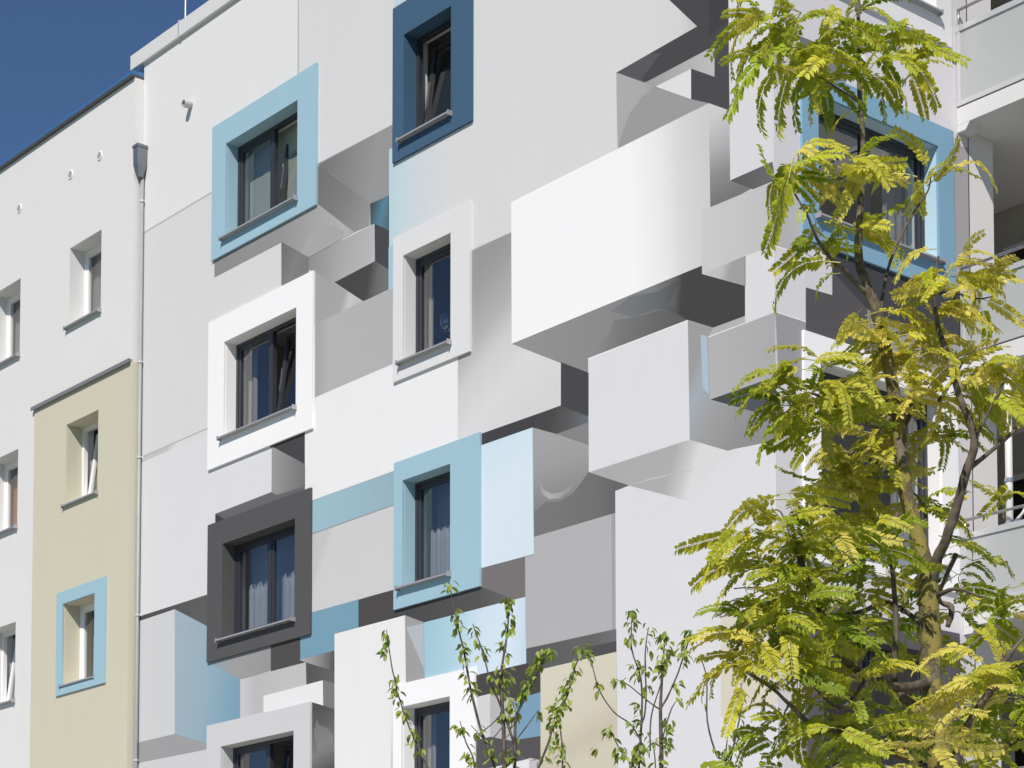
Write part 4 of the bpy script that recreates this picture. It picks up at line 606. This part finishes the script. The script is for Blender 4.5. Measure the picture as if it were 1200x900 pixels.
# glass goblet on the inner sill
GOB = thing('glass_goblet', 'round glass goblet standing inside the narrow pale grey framed window', 'glass', (-20.19, .30, 10.45))
def lathe(prof, n=16):
    mb = MB(); vs = []; fs = []
    for r, z in prof:
        for k in range(n): vs.append((r*math.cos(k*math.tau/n), r*math.sin(k*math.tau/n), z))
    for i in range(len(prof)-1):
        for k in range(n): fs.append((i*n+k, i*n+(k+1) % n, (i+1)*n+(k+1) % n, (i+1)*n+k))
    return mb.add(vs, fs)
GOBG = glass_mat('goblet_glass', (.62, .66, .68, 1), 3.2)
lathe([(.01, .25), (.05, .26), (.085, .30), (.10, .36), (.095, .42), (.07, .47), (.065, .475), (.09, .42), (.094, .36), (.08, .305), (.0, .27)]).build('bowl', GOBG, GOB, smooth=True)
lathe([(.0, .26), (.012, .25), (.010, .12), (.02, .10), (.010, .08), (.012, .02)]).build('stem', GOBG, GOB, smooth=True)
lathe([(.0, .03), (.03, .02), (.07, .008), (.075, .0), (0, 0)]).build('foot', GOBG, GOB, smooth=True)
mb = MB(); mb.box(-20.6, -19.75, .25, .60, 10.40, 10.449); mb.build('inner_sill', solid('inner_sill', (.6, .6, .6, 1), .4), HOUSE)

# ------------------------------------------------------------------ adjoining white and beige building on the left
NB = thing('apartment_building', 'plain white apartment block with a beige strip and small deep windows at the left', 'building')
NY = -.15
WCOL = paint((225, 225, 223), KF); BCOL = paint((207, 203, 181), KF)
LROWS = [(13.03, 14.245), (10.29, 11.515), (7.55, 8.775), (4.8, 6.03), (2.05, 3.28)]
XL0, XL1 = -28.87, -27.9
LX = [(-31.42, -30.46), (-33.96, -33.0), (-36.5, -35.54)]
holesN = [(XL0, XL1, a, b) for a, b in LROWS] + [(x0, x1, a, b) for x0, x1 in LX for a, b in LROWS]
wall_with_holes('wall', WCOL, NB, -40, X_JOINT, 0, 16.22, holesN, 'F', NY, .3)
BZ = 12.0
sh = [(-29.9, 0), (-26.97, 0), (-26.97, BZ), (-29.9, BZ)]
def slab_panel(name, outline, holes, y0, y1, mat, parent):
    x0 = min(p[0] for p in outline); x1 = max(p[0] for p in outline); z0 = min(p[1] for p in outline); z1 = max(p[1] for p in outline)
    return wall_with_holes(name, mat, parent, x0, x1, z0, z1, holes, 'F', y0, y1)
slab_panel('beige_panel', sh, [(XL0, XL1, a, b) for a, b in LROWS[1:]], NY-.018, NY-.0005, BCOL, NB)
mb = MB(); mb.box(X_JOINT+.0005, X_JOINT+.012, NY-.0175, -.022, 0, BZ-.001); mb.build('beige_panel_return', BCOL, NB)
mb = MB(); mb.box(-29.95, -26.96, NY-.06, NY-.001, BZ+.001, BZ+.03); mb.box(-29.95, -26.96, NY-.062, NY-.05, BZ-.022, BZ+.034); mb.build('panel_flashing', solid('panel_flashing', (.25, .25, .25, 1), .5, .3), NB)
mb = MB(); mb.box(-40, X_JOINT+.002, NY-.05, .35, 16.221, 16.262); mb.build('roof_edge', DKMETAL, NB)
mb = MB(); mb.box(-40, X_JOINT+.002, NY-.03, .35, 16.263, 16.325); mb.build('blue_roof_trim', solid('blue_trim', (.045, .15, .33, 1), .4), NB)
mb = MB(); mb.box(-40, X_JOINT, .35, 12, 15.9, 16.25); mb.build('roof', ROOFM, NB)
for (x, z) in ((-27.98, 15.385), (-28.87, 15.39), (-30.53, 15.39), (-32.9, 15.39)):
    mb = MB(); n = 18
    vs = [(x+.075*math.cos(k*math.tau/n), NY-.001, z+.075*math.sin(k*math.tau/n)) for k in range(n)] + [(x+.066*math.cos(k*math.tau/n), NY-.015, z+.066*math.sin(k*math.tau/n)) for k in range(n)] + [(x+.052*math.cos(k*math.tau/n), NY-.015, z+.052*math.sin(k*math.tau/n)) for k in range(n)]
    fs = [(i*n+k, (i+1)*n+k, (i+1)*n+(k+1) % n, i*n+(k+1) % n) for i in range(2) for k in range(n)]
    mb.add(vs, fs); vo = mb.build('vent_cover', WHITE_PVC, NB)
    mb = MB(); mb.add([(x+.052*math.cos(k*math.tau/n), NY-.004, z+.052*math.sin(k*math.tau/n)) for k in range(n)], [tuple(range(n))[::-1]]); mb.build('dark_opening', BLACKHOLE, vo)
    mb = MB()
    for k in range(3):
        zz = z-.045+k*.03; h_ = math.sqrt(max(0, .052**2-(zz-z)**2)); mb.box(x-h_, x+h_, NY-.012, NY-.006, zz-.0025, zz+.0025)
    for k in range(3):
        xx = x-.025+k*.025; h_ = math.sqrt(max(0, .052**2-(xx-x)**2)); mb.box(xx-.003, xx+.003, NY-.014, NY-.0125, z-h_, z+h_)
    mb.build('louvre', WHITE_PVC, vo)
for r_, (a, b) in enumerate(LROWS):
    kw = dict(reveal=.25, reveal_mat=(BCOL if r_ >= 1 else WCOL))
    if r_ == 2:
        W_ = make_window(NB, 'F', NY, XL0, XL1, a, b, WHITE_PVC, label='small window with a light blue border on the beige strip', **kw)
        mb = MB(); s0, s1, t0, t1 = -29.06, -27.58, 7.40, 8.965; p0, p1 = NY-.045, NY-.018
        mb.box(s0, XL0, p0, p1, t0, t1); mb.box(XL1, s1, p0, p1, t0, t1); mb.box(XL0, XL1, p0+.0004, p1, b, t1); mb.box(XL0, XL1, p0+.0004, p1, t0, a-.03)
        mb.build('surround', paint((160, 194, 208), KF), W_)
    else:
        make_window(NB, 'F', NY, XL0, XL1, a, b, WHITE_PVC, tilt=(0,) if r_ == 1 else None, **kw)
    room(NB, 'F', 0, XL0, XL1, a, b, 1.2, .3)
    for q, (x0, x1) in enumerate(LX):
        make_window(NB, 'F', NY, x0, x1, a, b, WHITE_PVC, tilt=(0,) if (r_ == 2 and q == 0) else None, reveal=.25)
        room(NB, 'F', 0, x0, x1, a, b, 1.2, .3)
DRC = cloth('dim_net', (.42, .42, .40, 1), .1)
drape(-28.86, -28.0, 13.04, 14.22, .22, 5, .01, DRC, 'curtain', 'grey net curtain in the topmost small white window right of the upper left corner', 'curtain')
drape(-31.41, -30.6, 13.04, 14.22, .22, 5, .01, DRC, 'curtain', 'grey net curtain in the topmost window at the left edge', 'curtain')
drape(-31.32, -30.9, 10.3, 11.3, .21, 2, .01, ORANGE, 'curtain', 'orange curtain in the middle window at the left edge', 'curtain')
drape(-28.76, -28.3, 10.3, 11.1, .295, 1, .0, YELB, 'slatted_blind', 'yellow slatted blind behind the tilted window on the beige strip', 'blind')
drape(-28.66, -28.4, 7.57, 8.3, .23, 2, .02, SHEER, 'curtain', 'white gathered curtain behind the blue bordered small window', 'curtain')
drape(-31.38, -30.9, 7.57, 8.7, .28, 4, .03, SHEER, 'curtain', 'white net curtain behind the tilted lowest window at the left edge', 'curtain')

# ------------------------------------------------------------------ recessed loggia block on the right
LB = thing('apartment_building', 'recessed balcony block with white slabs and frosted glass balustrades at the right edge', 'building')
WHITEW = paint((210, 209, 210), .9)
XR = -7.0
mb = MB(); mb.box(X_CORNER-.30, X_CORNER-.004, 3.121, 3.56, 0, 16.4); mb.build('pier', WHITEW, LB)
mb = MB(); mb.box(X_CORNER-.006, X_CORNER-.0045+.006, 3.112, 3.128, 0, 16.4); mb.build('expansion_joint', DKMETAL, LB)
mb = MB(); mb.box(-17.0, XR, 5.2, 5.5, 0, 16.4); mb.build('back_wall', PLASTER, LB)
mb = MB(); mb.box(-17.3, -17.0, 3.3, 5.5, 0, 16.4); mb.box(-17.0, X_CORNER-.3, 3.3, 3.5, 0, 16.4); mb.build('side_wall', PLASTER, LB)
mb = MB(); mb.box(XR, XR+.3, 2.93, 5.5, 0, 16.6); mb.build('end_wall', WHITEW, LB)
mb = MB(); mb.box(-17.3, XR+.3, 3.0, 5.6, 16.41, 16.6); mb.build('roof', ROOFM, LB)
for i, zt in enumerate((15.05, 12.26, 9.485, 6.70, 3.92, 1.14)):
    S_ = sub('balcony', LB)
    hh, hp = ((.92, 1.11), (.92, 1.11), (.83, .98), (.83, .98), (.83, .98), (.83, .98))[i]
    mb = MB(); x0 = X_CORNER+.003
    # slab with its fascia and the console at the left end
    mb.box(x0, XR, 2.93, 5.2, zt-.19, zt); mb.box(-17.0, X_CORNER-.302, 3.5, 5.2, zt-.19, zt)
    mb.box(X_CORNER-.3015, x0, 3.5605, 5.2, zt-.19, zt)
    mb.build('slab', BALWHITE, S_)
    mb = MB()
    prof = [(x0, zt-.191), (x0, zt-.27), (x0+.11, zt-.27), (x0+.17, zt-.191)]
    vs = [(x, y, z) for y in (2.932, 3.12) for x, z in prof]
    mb.add(vs, [(0, 1, 2, 3), (7, 6, 5, 4), (0, 4, 5, 1), (1, 5, 6, 2), (2, 6, 7, 3), (3, 7, 4, 0)]); mb.build('console', BALWHITE, S_)
    mb = MB(); mb.box(x0, XR, 2.945, 2.99, zt+.002, zt+.016); mb.build('shadow_gap_strip', DKMETAL, S_)
    mb = MB()
    y0, y1 = 2.925, 2.965
    mb.box(x0+.003, XR, y0, y1, zt+.018, zt+.072); mb.box(x0+.003, XR, y0-.004, y1+.004, zt+hh-.065, zt+hh)
    xs_ = [x0+.03 + k*1.9 for k in range(4)]
    for x in xs_: mb.box(x-.022, x+.022, y0+.001, y1-.001, zt+.072, zt+hh-.065)
    mb.build('balustrade_frame', RAILM, S_, bevel=.003)
    for k in range(3):
        mb = MB(); mb.box(xs_[k]+.022, xs_[k+1]-.022, 2.94, 2.952, zt+.072, zt+hh-.065); mb.build('glass_panel', FROST, S_)
    mb = MB(); mb.tube([(x0+.01, 2.945, zt+hp, .017), (XR, 2.945, zt+hp, .017)], 10)
    for x in xs_: mb.tube([(x-.005, 2.945, zt+hh, .013), (x-.005, 2.945, zt+hp, .013)], 8)
    mb.build('handrail', STEEL, S_, smooth=True)
    if i < 5:
        zf = zt
        mb = MB(); mb.box(-15.6, -13.2, 5.16, 5.198, zf+.02, zf+2.1); fr = mb.build('balcony_door', WHITE_PVC, S_)
for i, zt in enumerate((12.26, 9.485, 6.70, 3.92)):
    mb = MB(); mb.box(-15.52, -14.45, 5.14, 5.159, zt+.1, zt+2.02); mb.box(-14.35, -13.28, 5.14, 5.159, zt+.1, zt+2.02); mb.build('dark_door_glass', BLACKHOLE, LB)
mb = MB(); mb.tube([(-13.985, 3.05, 9.29, .04), (-13.985, 3.05, 6.7, .04)], 14); pp = mb.build('downpipe', BALWHITE, LB, smooth=True)
for z in (8.03, 7.55):
    mb = MB(); mb.tube([(-13.985, 3.05, z-.02, .05), (-13.985, 3.05, z+.02, .05)], 14); mb.build('pipe_clamp', STEEL, pp)
SPF = thing('drying_rack', 'white tubular drying rack folded out behind the lower balcony handrail', 'drying rack', (-13.9, 3.05, 6.7))
for p0, p1 in (((-.03, 0, .86), (.62, .05, 1.35)), ((-.05, .02, .80), (.5, .08, 1.55)), ((.62, .05, 1.35), (1.0, .1, .3)), ((.5, .08, 1.55), (.9, .1, 0.0)), ((-.05, .02, .8), (.1, .25, .0))):
    mb = MB(); mb.tube([(*p0, .015), (*p1, .015)], 8); mb.build('tube', WHITE_PVC, SPF)
CL = thing('ceiling_lamp', 'small dark round lamp under the slab above the middle right balcony', 'lamp', (-14.0, 3.6, 9.29))
mb = lathe([(0, -.005), (.09, -.005), (.10, -.03), (.08, -.06), (0, -.07)]); mb.build('lamp_shade', DKMETAL, CL, smooth=True)

# ------------------------------------------------------------------ honey locust in the foreground
def bark(name, c0, c1, moss, amount):
    m, t, p = new_mat(name)
    tc = t.nodes.new('ShaderNodeTexCoord')
    n = t.nodes.new('ShaderNodeTexNoise'); n.inputs['Scale'].default_value = 22; n.inputs['Detail'].default_value = 8
    t.links.new(tc.outputs['Object'], n.inputs['Vector'])
    cr = t.nodes.new('ShaderNodeValToRGB'); cr.color_ramp.elements[0].position = .35; cr.color_ramp.elements[1].position = .65
    cr.color_ramp.elements[0].color = c0; cr.color_ramp.elements[1].color = c1
    t.links.new(n.outputs[0], cr.inputs[0])
    n2 = t.nodes.new('ShaderNodeTexNoise'); n2.inputs['Scale'].default_value = 9; n2.inputs['Detail'].default_value = 10; n2.inputs['Roughness'].default_value = .7
    t.links.new(tc.outputs['Object'], n2.inputs['Vector'])
    r = t.nodes.new('ShaderNodeMapRange'); r.inputs[1].default_value = .62-amount; r.inputs[2].default_value = .68-amount
    t.links.new(n2.outputs[0], r.inputs[0])
    mx = t.nodes.new('ShaderNodeMix'); mx.data_type = 'RGBA'
    sx = t.nodes.new('ShaderNodeSeparateXYZ'); t.links.new(tc.outputs['Object'], sx.inputs[0])
    hz = t.nodes.new('ShaderNodeMapRange'); hz.inputs[1].default_value = 3.75; hz.inputs[2].default_value = 4.1; hz.inputs[3].default_value = 1; hz.inputs[4].default_value = .15
    t.links.new(sx.outputs[2], hz.inputs[0])
    ml = t.nodes.new('ShaderNodeMath'); ml.operation = 'MULTIPLY'; t.links.new(r.outputs[0], ml.inputs[0]); t.links.new(hz.outputs[0], ml.inputs[1])
    t.links.new(ml.outputs[0], mx.inputs[0]); t.links.new(cr.outputs[0], mx.inputs[6]); mx.inputs[7].default_value = moss
    t.links.new(mx.outputs[2], p.inputs['Base Color']); p.inputs['Roughness'].default_value = .85
    b = t.nodes.new('ShaderNodeBump'); b.inputs['Strength'].default_value = .8; b.inputs['Distance'].default_value = .006
    ad = t.nodes.new('ShaderNodeMath'); ad.operation = 'ADD'
    t.links.new(n.outputs[0], ad.inputs[0]); t.links.new(r.outputs[0], ad.inputs[1])
    t.links.new(ad.outputs[0], b.inputs['Height']); t.links.new(b.outputs[0], p.inputs['Normal'])
    return m
BARK_TRUNK = bark('locust_bark_lichen', (.09, .07, .05, 1), (.20, .17, .12, 1), (.25, .21, .055, 1), .19)
BARK = bark('locust_bark', (.06, .045, .035, 1), (.17, .14, .10, 1), (.22, .20, .10, 1), -.02)
BARK_CH = bark('cherry_bark', (.05, .04, .035, 1), (.15, .12, .09, 1), (.2, .18, .12, 1), -.05)
def leaf_mat(name, col, tl=.45):
    m = bpy.data.materials.new(name); m.use_nodes = True; t = m.node_tree; p = t.nodes['Principled BSDF']; out = t.nodes['Material Output']
    oi = t.nodes.new('ShaderNodeObjectInfo'); tc = t.nodes.new('ShaderNodeTexCoord')
    n = t.nodes.new('ShaderNodeTexNoise'); n.inputs['Scale'].default_value = 7; n.inputs['Detail'].default_value = 2
    t.links.new(tc.outputs['Object'], n.inputs['Vector'])
    a = t.nodes.new('ShaderNodeMath'); a.operation = 'ADD'; t.links.new(n.outputs[0], a.inputs[0]); t.links.new(oi.outputs['Random'], a.inputs[1])
    r = t.nodes.new('ShaderNodeMapRange'); r.inputs[1].default_value = .3; r.inputs[2].default_value = 1.7; r.inputs[3].default_value = .82; r.inputs[4].default_value = 1.22
    t.links.new(a.outputs[0], r.inputs[0])
    s = t.nodes.new('ShaderNodeVectorMath'); s.operation = 'SCALE'; s.inputs[0].default_value = col[:3]; t.links.new(r.outputs[0], s.inputs['Scale'])
    t.links.new(s.outputs[0], p.inputs['Base Color']); p.inputs['Roughness'].default_value = .42; p.inputs['Specular IOR Level'].default_value = .35
    tr = t.nodes.new('ShaderNodeBsdfTranslucent'); t.links.new(s.outputs[0], tr.inputs[0])
    mx = t.nodes.new('ShaderNodeMixShader'); mx.inputs[0].default_value = tl
    t.links.new(p.outputs[0], mx.inputs[1]); t.links.new(tr.outputs[0], mx.inputs[2]); t.links.new(mx.outputs[0], out.inputs[0])
    return m
LEAF = [leaf_mat('locust_leaf_dark_green', (.26, .36, .03, 1)), leaf_mat('locust_leaf_green', (.38, .47, .035, 1)), leaf_mat('locust_leaf_lime', (.52, .56, .045, 1)),
        leaf_mat('locust_leaf_yellow', (.64, .62, .07, 1)), leaf_mat('locust_leaf_golden', (.74, .67, .15, 1))]
CHLEAF = [leaf_mat('cherry_leaf', (.23, .32, .055, 1), .35), leaf_mat('cherry_leaf_light', (.38, .44, .09, 1), .4)]
STALK = solid('leaf_stalk', (.45, .42, .12, 1), .6)
def frond_shapes(seed, arch, bend, pairs):
    "pinnate leaf of unit length along +Y, arched in Z; returns MB with material 0 leaflet, 1 stalk"
    R_ = random.Random(seed); mb = MB()
    def rp(t): return Vector((bend*math.sin(t*math.pi)*.5, t, 4*arch*t*(1-t) - .10*t*t))
    pts = [rp(t/6) for t in range(7)]
    mb.tube([(*p, .009*(1-.6*i/6)) for i, p in enumerate(pts)], 4, 1, cap=False)
    for i in range(pairs):
        t = .14 + .86*(i+.5)/pairs
        p = rp(t); tan = (rp(min(1, t+.02))-rp(t-.02)).normalized()
        for sgn in (-1, 1):
            if R_.random() < .03: continue
            Ls = (.108 + .04*math.sin(math.pi*min(1, t*1.05)))*R_.uniform(.85, 1.12)
            side = Vector((sgn, 0, 0)); d = (side*math.cos(.56) + tan*math.sin(.56) + Vector((0, 0, R_.uniform(-.25, .30)))).normalized()
            d = (d + Vector((R_.uniform(-.12, .12), R_.uniform(-.12, .12), 0))).normalized()
            nrm = d.cross(tan).normalized()*(sgn) ; nrm = (nrm + Vector((R_.uniform(-.3, .3), R_.uniform(-.3, .3), .15))).normalized()
            wv = d.cross(nrm).normalized(); nn = wv.cross(d)
            w_ = Ls*.25; q = p + d*.01
            dr = Vector((0, 0, -.02))
            a = q; b = q+d*Ls*.3+wv*w_+nn*w_*.25; c = q+d*Ls*.72+wv*w_*.85+nn*w_*.2+dr*.6; e = q+d*Ls+dr*1.4
            f_ = q+d*Ls*.72-wv*w_*.85+nn*w_*.2+dr*.6; g = q+d*Ls*.3-wv*w_+nn*w_*.25; mid = q+d*Ls*.5+dr*.2
            mb.add([a, b, c, e, f_, g, mid], [(0, 1, 2, 6), (6, 2, 3), (0, 6, 4, 5), (6, 3, 4)])
    return mb
VAR = []
for i, (ar, be, pr) in enumerate(((.10, .12, 22), (.22, -.1, 23), (.32, .05, 22), (.04, .18, 20), (-.10, -.12, 21), (.16, .0, 21))):
    VAR.append((ar, frond_shapes(10+i, ar, be, pr)))
MESHES = {}
def frond_mesh(v, c):
    if (v, c) not in MESHES: MESHES[(v, c)] = VAR[v][1].mesh('leaf', [LEAF[c], STALK])
    return MESHES[(v, c)]
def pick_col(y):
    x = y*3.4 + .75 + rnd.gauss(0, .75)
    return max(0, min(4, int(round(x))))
LOC = thing('honey_locust_tree', 'golden green locust tree with feathery leaves and lichen covered trunk, right foreground', 'tree', (LOCUST_LIMBS[0][0][0], LOCUST_LIMBS[0][0][1], 0))
off = Vector(LOC.location)
def rel(l): return [(p[0]-off.x, p[1]-off.y, p[2]-off.z, p[3]) for p in l]
def smooth_line(pts, k=4):
    out = []
    for i in range(len(pts)-1):
        p0 = pts[max(0, i-1)]; p1 = pts[i]; p2 = pts[i+1]; p3 = pts[min(len(pts)-1, i+2)]
        for j in range(k):
            t = j/k
            out.append(tuple(.5*((2*p1[a]) + (-p0[a]+p2[a])*t + (2*p0[a]-5*p1[a]+4*p2[a]-p3[a])*t*t + (-p0[a]+3*p1[a]-3*p2[a]+p3[a])*t**3) for a in range(4)))
    out.append(tuple(pts[-1])); return out
def gnarl(pts, amt, seed):
    R_ = random.Random(seed); o = []
    for p in pts:
        r = p[3]; o.append((p[0]+R_.uniform(-1, 1)*r*amt, p[1]+R_.uniform(-1, 1)*r*amt, p[2], r*R_.uniform(1-amt*.4, 1+amt*.4)))
    return o
tr_ = rel(LOCUST_LIMBS[0]); tr_[0] = (tr_[0][0], tr_[0][1], 0, .11)
mb = MB(); mb.tube(gnarl(smooth_line(tr_, 6), .10, 3), 14); mb.build('trunk', BARK_TRUNK, LOC, smooth=True)
for i, l in enumerate(LOCUST_LIMBS[1:]):
    mb = MB(); mb.tube(gnarl(smooth_line(rel(l), 4), .14, i), 8); mb.build('branch', BARK, LOC, smooth=True)
all_fronds = []
def orient(b, t, roll):
    y = (t-b); L = y.length; y.normalize(); zup = Vector((0, 0, 1))
    x = y.cross(zup)
    if x.length < .1: x = Vector((1, 0, 0)).cross(y)
    x.normalize(); z = x.cross(y)
    M = Matrix((x, y, z)).transposed() @ Matrix.Rotation(roll, 3, 'Y')
    return M.to_4x4(), L
for fx in LOCUST_FRONDS:
    b = Vector(fx[:3])-off; t = Vector(fx[3:6])-off; L = (t-b).length
    ar = fx[6]/L; v = min(range(len(VAR)), key=lambda k: abs(VAR[k][0]-ar))
    all_fronds.append((b, t, v, pick_col(fx[7]), rnd.uniform(-.9, .9), 1.0))
right = Vector((math.cos(CAM_YAW), -math.sin(CAM_YAW), 0)); fwd = Vector((math.sin(CAM_YAW), math.cos(CAM_YAW), 0))
for x, y, z, s, n_, yl in LOCUST_NODES:
    n_ = int(n_*(1.6 if z < 4.2 else 1.2)+.5)
    c = Vector((x, y, z))-off
    k = 0
    while k < n_:
        # little tufts of two to four leaves leave one spur
        spur = c + right*rnd.gauss(0, s*.62) + fwd*rnd.gauss(0, s*.9) + Vector((0, 0, rnd.gauss(0, s*.62)))
        for _ in range(min(n_-k, rnd.choice((2, 3, 3, 4)))):
            az = rnd.uniform(0, math.tau); el = rnd.uniform(-.5, .5); L = rnd.uniform(.14, .22)
            d = Vector((math.cos(az)*math.cos(el), math.sin(az)*math.cos(el), math.sin(el)))
            t = spur + d*L + Vector((0, 0, -.12*L))
            all_fronds.append((spur, t, rnd.randrange(len(VAR)), pick_col(yl), rnd.uniform(-1.1, 1.1), 1.0)); k += 1
def frond_width(L): return max(L, .16)
STUFF = MB()
for i, (b, t, v, c, roll, sc) in enumerate(all_fronds):
    M, L = orient(b, t, roll); Wd = frond_width(L)*.95
    M = Matrix.Translation(b) @ M @ Matrix.Diagonal((Wd, L, L, 1))
    if i < 300:
        o = bpy.data.objects.new('leaf', frond_mesh(v, c)); COL.objects.link(o); o.parent = LOC; o.matrix_local = M
    else:
        src = VAR[v][1]; base = len(STUFF.v)
        STUFF.v += [tuple(M @ Vector(q)) for q in src.v]; STUFF.f += [tuple(a+base for a in f_) for f_ in src.f]; STUFF.m += [5 if m_ == 1 else c for m_ in src.m]
if STUFF.v:
    fo = STUFF.build('foliage', LEAF+[STALK], LOC); fo['kind'] = 'stuff'

# ------------------------------------------------------------------ young cherry trees by the wall
def cherry_leaf_mesh(seed, mat):
    R_ = random.Random(seed); mb = MB()
    W_ = .24; prof = [(0, 0), (.2, .75), (.45, 1), (.7, .72), (.88, .3), (1, 0)]
    cv = R_.uniform(.1, .3); vs = []; 
    for t, w_ in prof:
        z = -cv*t*t*.9; vs += [(-w_*W_, t, z+.10*w_), (0, t, z), (w_*W_, t, z+.10*w_)]
    fs = []
    for i in range(len(prof)-1):
        for k in (0, 1): fs.append((i*3+k, i*3+k+1, i*3+k+4, i*3+k+3))
    mb.add(vs, fs); return mb.mesh('leaf', mat, True)
CLM = [cherry_leaf_mesh(i, CHLEAF[i % 2]) for i in range(6)]
CLAB = {'A': 'slender young tree with sparse drooping green leaves in front of the lowest white framed window',
        'B': 'thin branching young tree with small green leaves in front of the wide light grey wall',
        'C': 'lowest wispy young sapling just left of the golden tree'}
for key in 'ABC':
    limbs = CHERRY_LIMBS[key]; o0 = Vector((limbs[0][0][0], limbs[0][0][1], 0))
    T_ = thing('young_cherry_tree', CLAB[key], 'tree', o0, 'young trees in front of the facade')
    rl = lambda l: [(p[0]-o0.x, p[1]-o0.y, p[2], p[3]*.68) for p in l]
    l0 = rl(limbs[0]); l0 = [(l0[0][0], l0[0][1], 0, l0[0][3]*1.2)] + l0[(1 if l0[0][2] > .3 else 1):]
    mb = MB(); mb.tube(smooth_line(l0, 4), 8); mb.build('trunk', BARK_CH, T_, smooth=True)
    segs = []
    for l in limbs[1:]:
        mb = MB(); sm = gnarl(smooth_line(rl(l), 4), .25, len(l)); mb.tube(sm, 6); mb.build('branch', BARK_CH, T_, smooth=True)
    for l in limbs:
        sm = smooth_line(rl(l), 8); segs += [Vector(p[:3]) for p in sm]
    tot = 0; cnt = sum(c[5] for c in CHERRY_LEAVES[key]); rest = MB(); 
    for (x, y, z, sx, sz, n_) in CHERRY_LEAVES[key]:
        c = Vector((x, y, z))-o0
        for k in range(int(n_*1.5)):
            p = c + right*rnd.gauss(0, sx*.55) + Vector((0, 0, rnd.gauss(0, sz*.55))) + fwd*rnd.gauss(0, sx*.5)
            near = min(segs, key=lambda q: (q-p).length_squared)
            p = near + (p-near)*.55                       # leaves hang close to their twig
            out = (p-near); out.z = 0
            az = math.atan2(out.y, out.x)+rnd.gauss(0, .9) if out.length > .004 else rnd.uniform(0, math.tau)
            el = -abs(rnd.gauss(.75, .35)); L = rnd.uniform(.036, .064)
            d = Vector((math.cos(az)*math.cos(el), math.sin(az)*math.cos(el), math.sin(el)))
            M, _ = orient(p, p+d, rnd.uniform(-.7, .7))
            M = Matrix.Translation(p) @ M @ Matrix.Diagonal((L, L, L, 1))
            if tot < 300:
                o = bpy.data.objects.new('leaf', rnd.choice(CLM)); COL.objects.link(o); o.parent = T_; o.matrix_local = M
            else:
                me = rnd.choice(CLM); b0 = len(rest.v)
                rest.v += [tuple(M @ v.co) for v in me.vertices]; mi = CHLEAF.index(me.materials[0])
                for f_ in me.polygons: rest.f.append(tuple(a+b0 for a in f_.vertices)); rest.m.append(mi)
            tot += 1
    if rest.v:
        fo = rest.build('foliage', CHLEAF, T_, smooth=True); fo['kind'] = 'stuff'
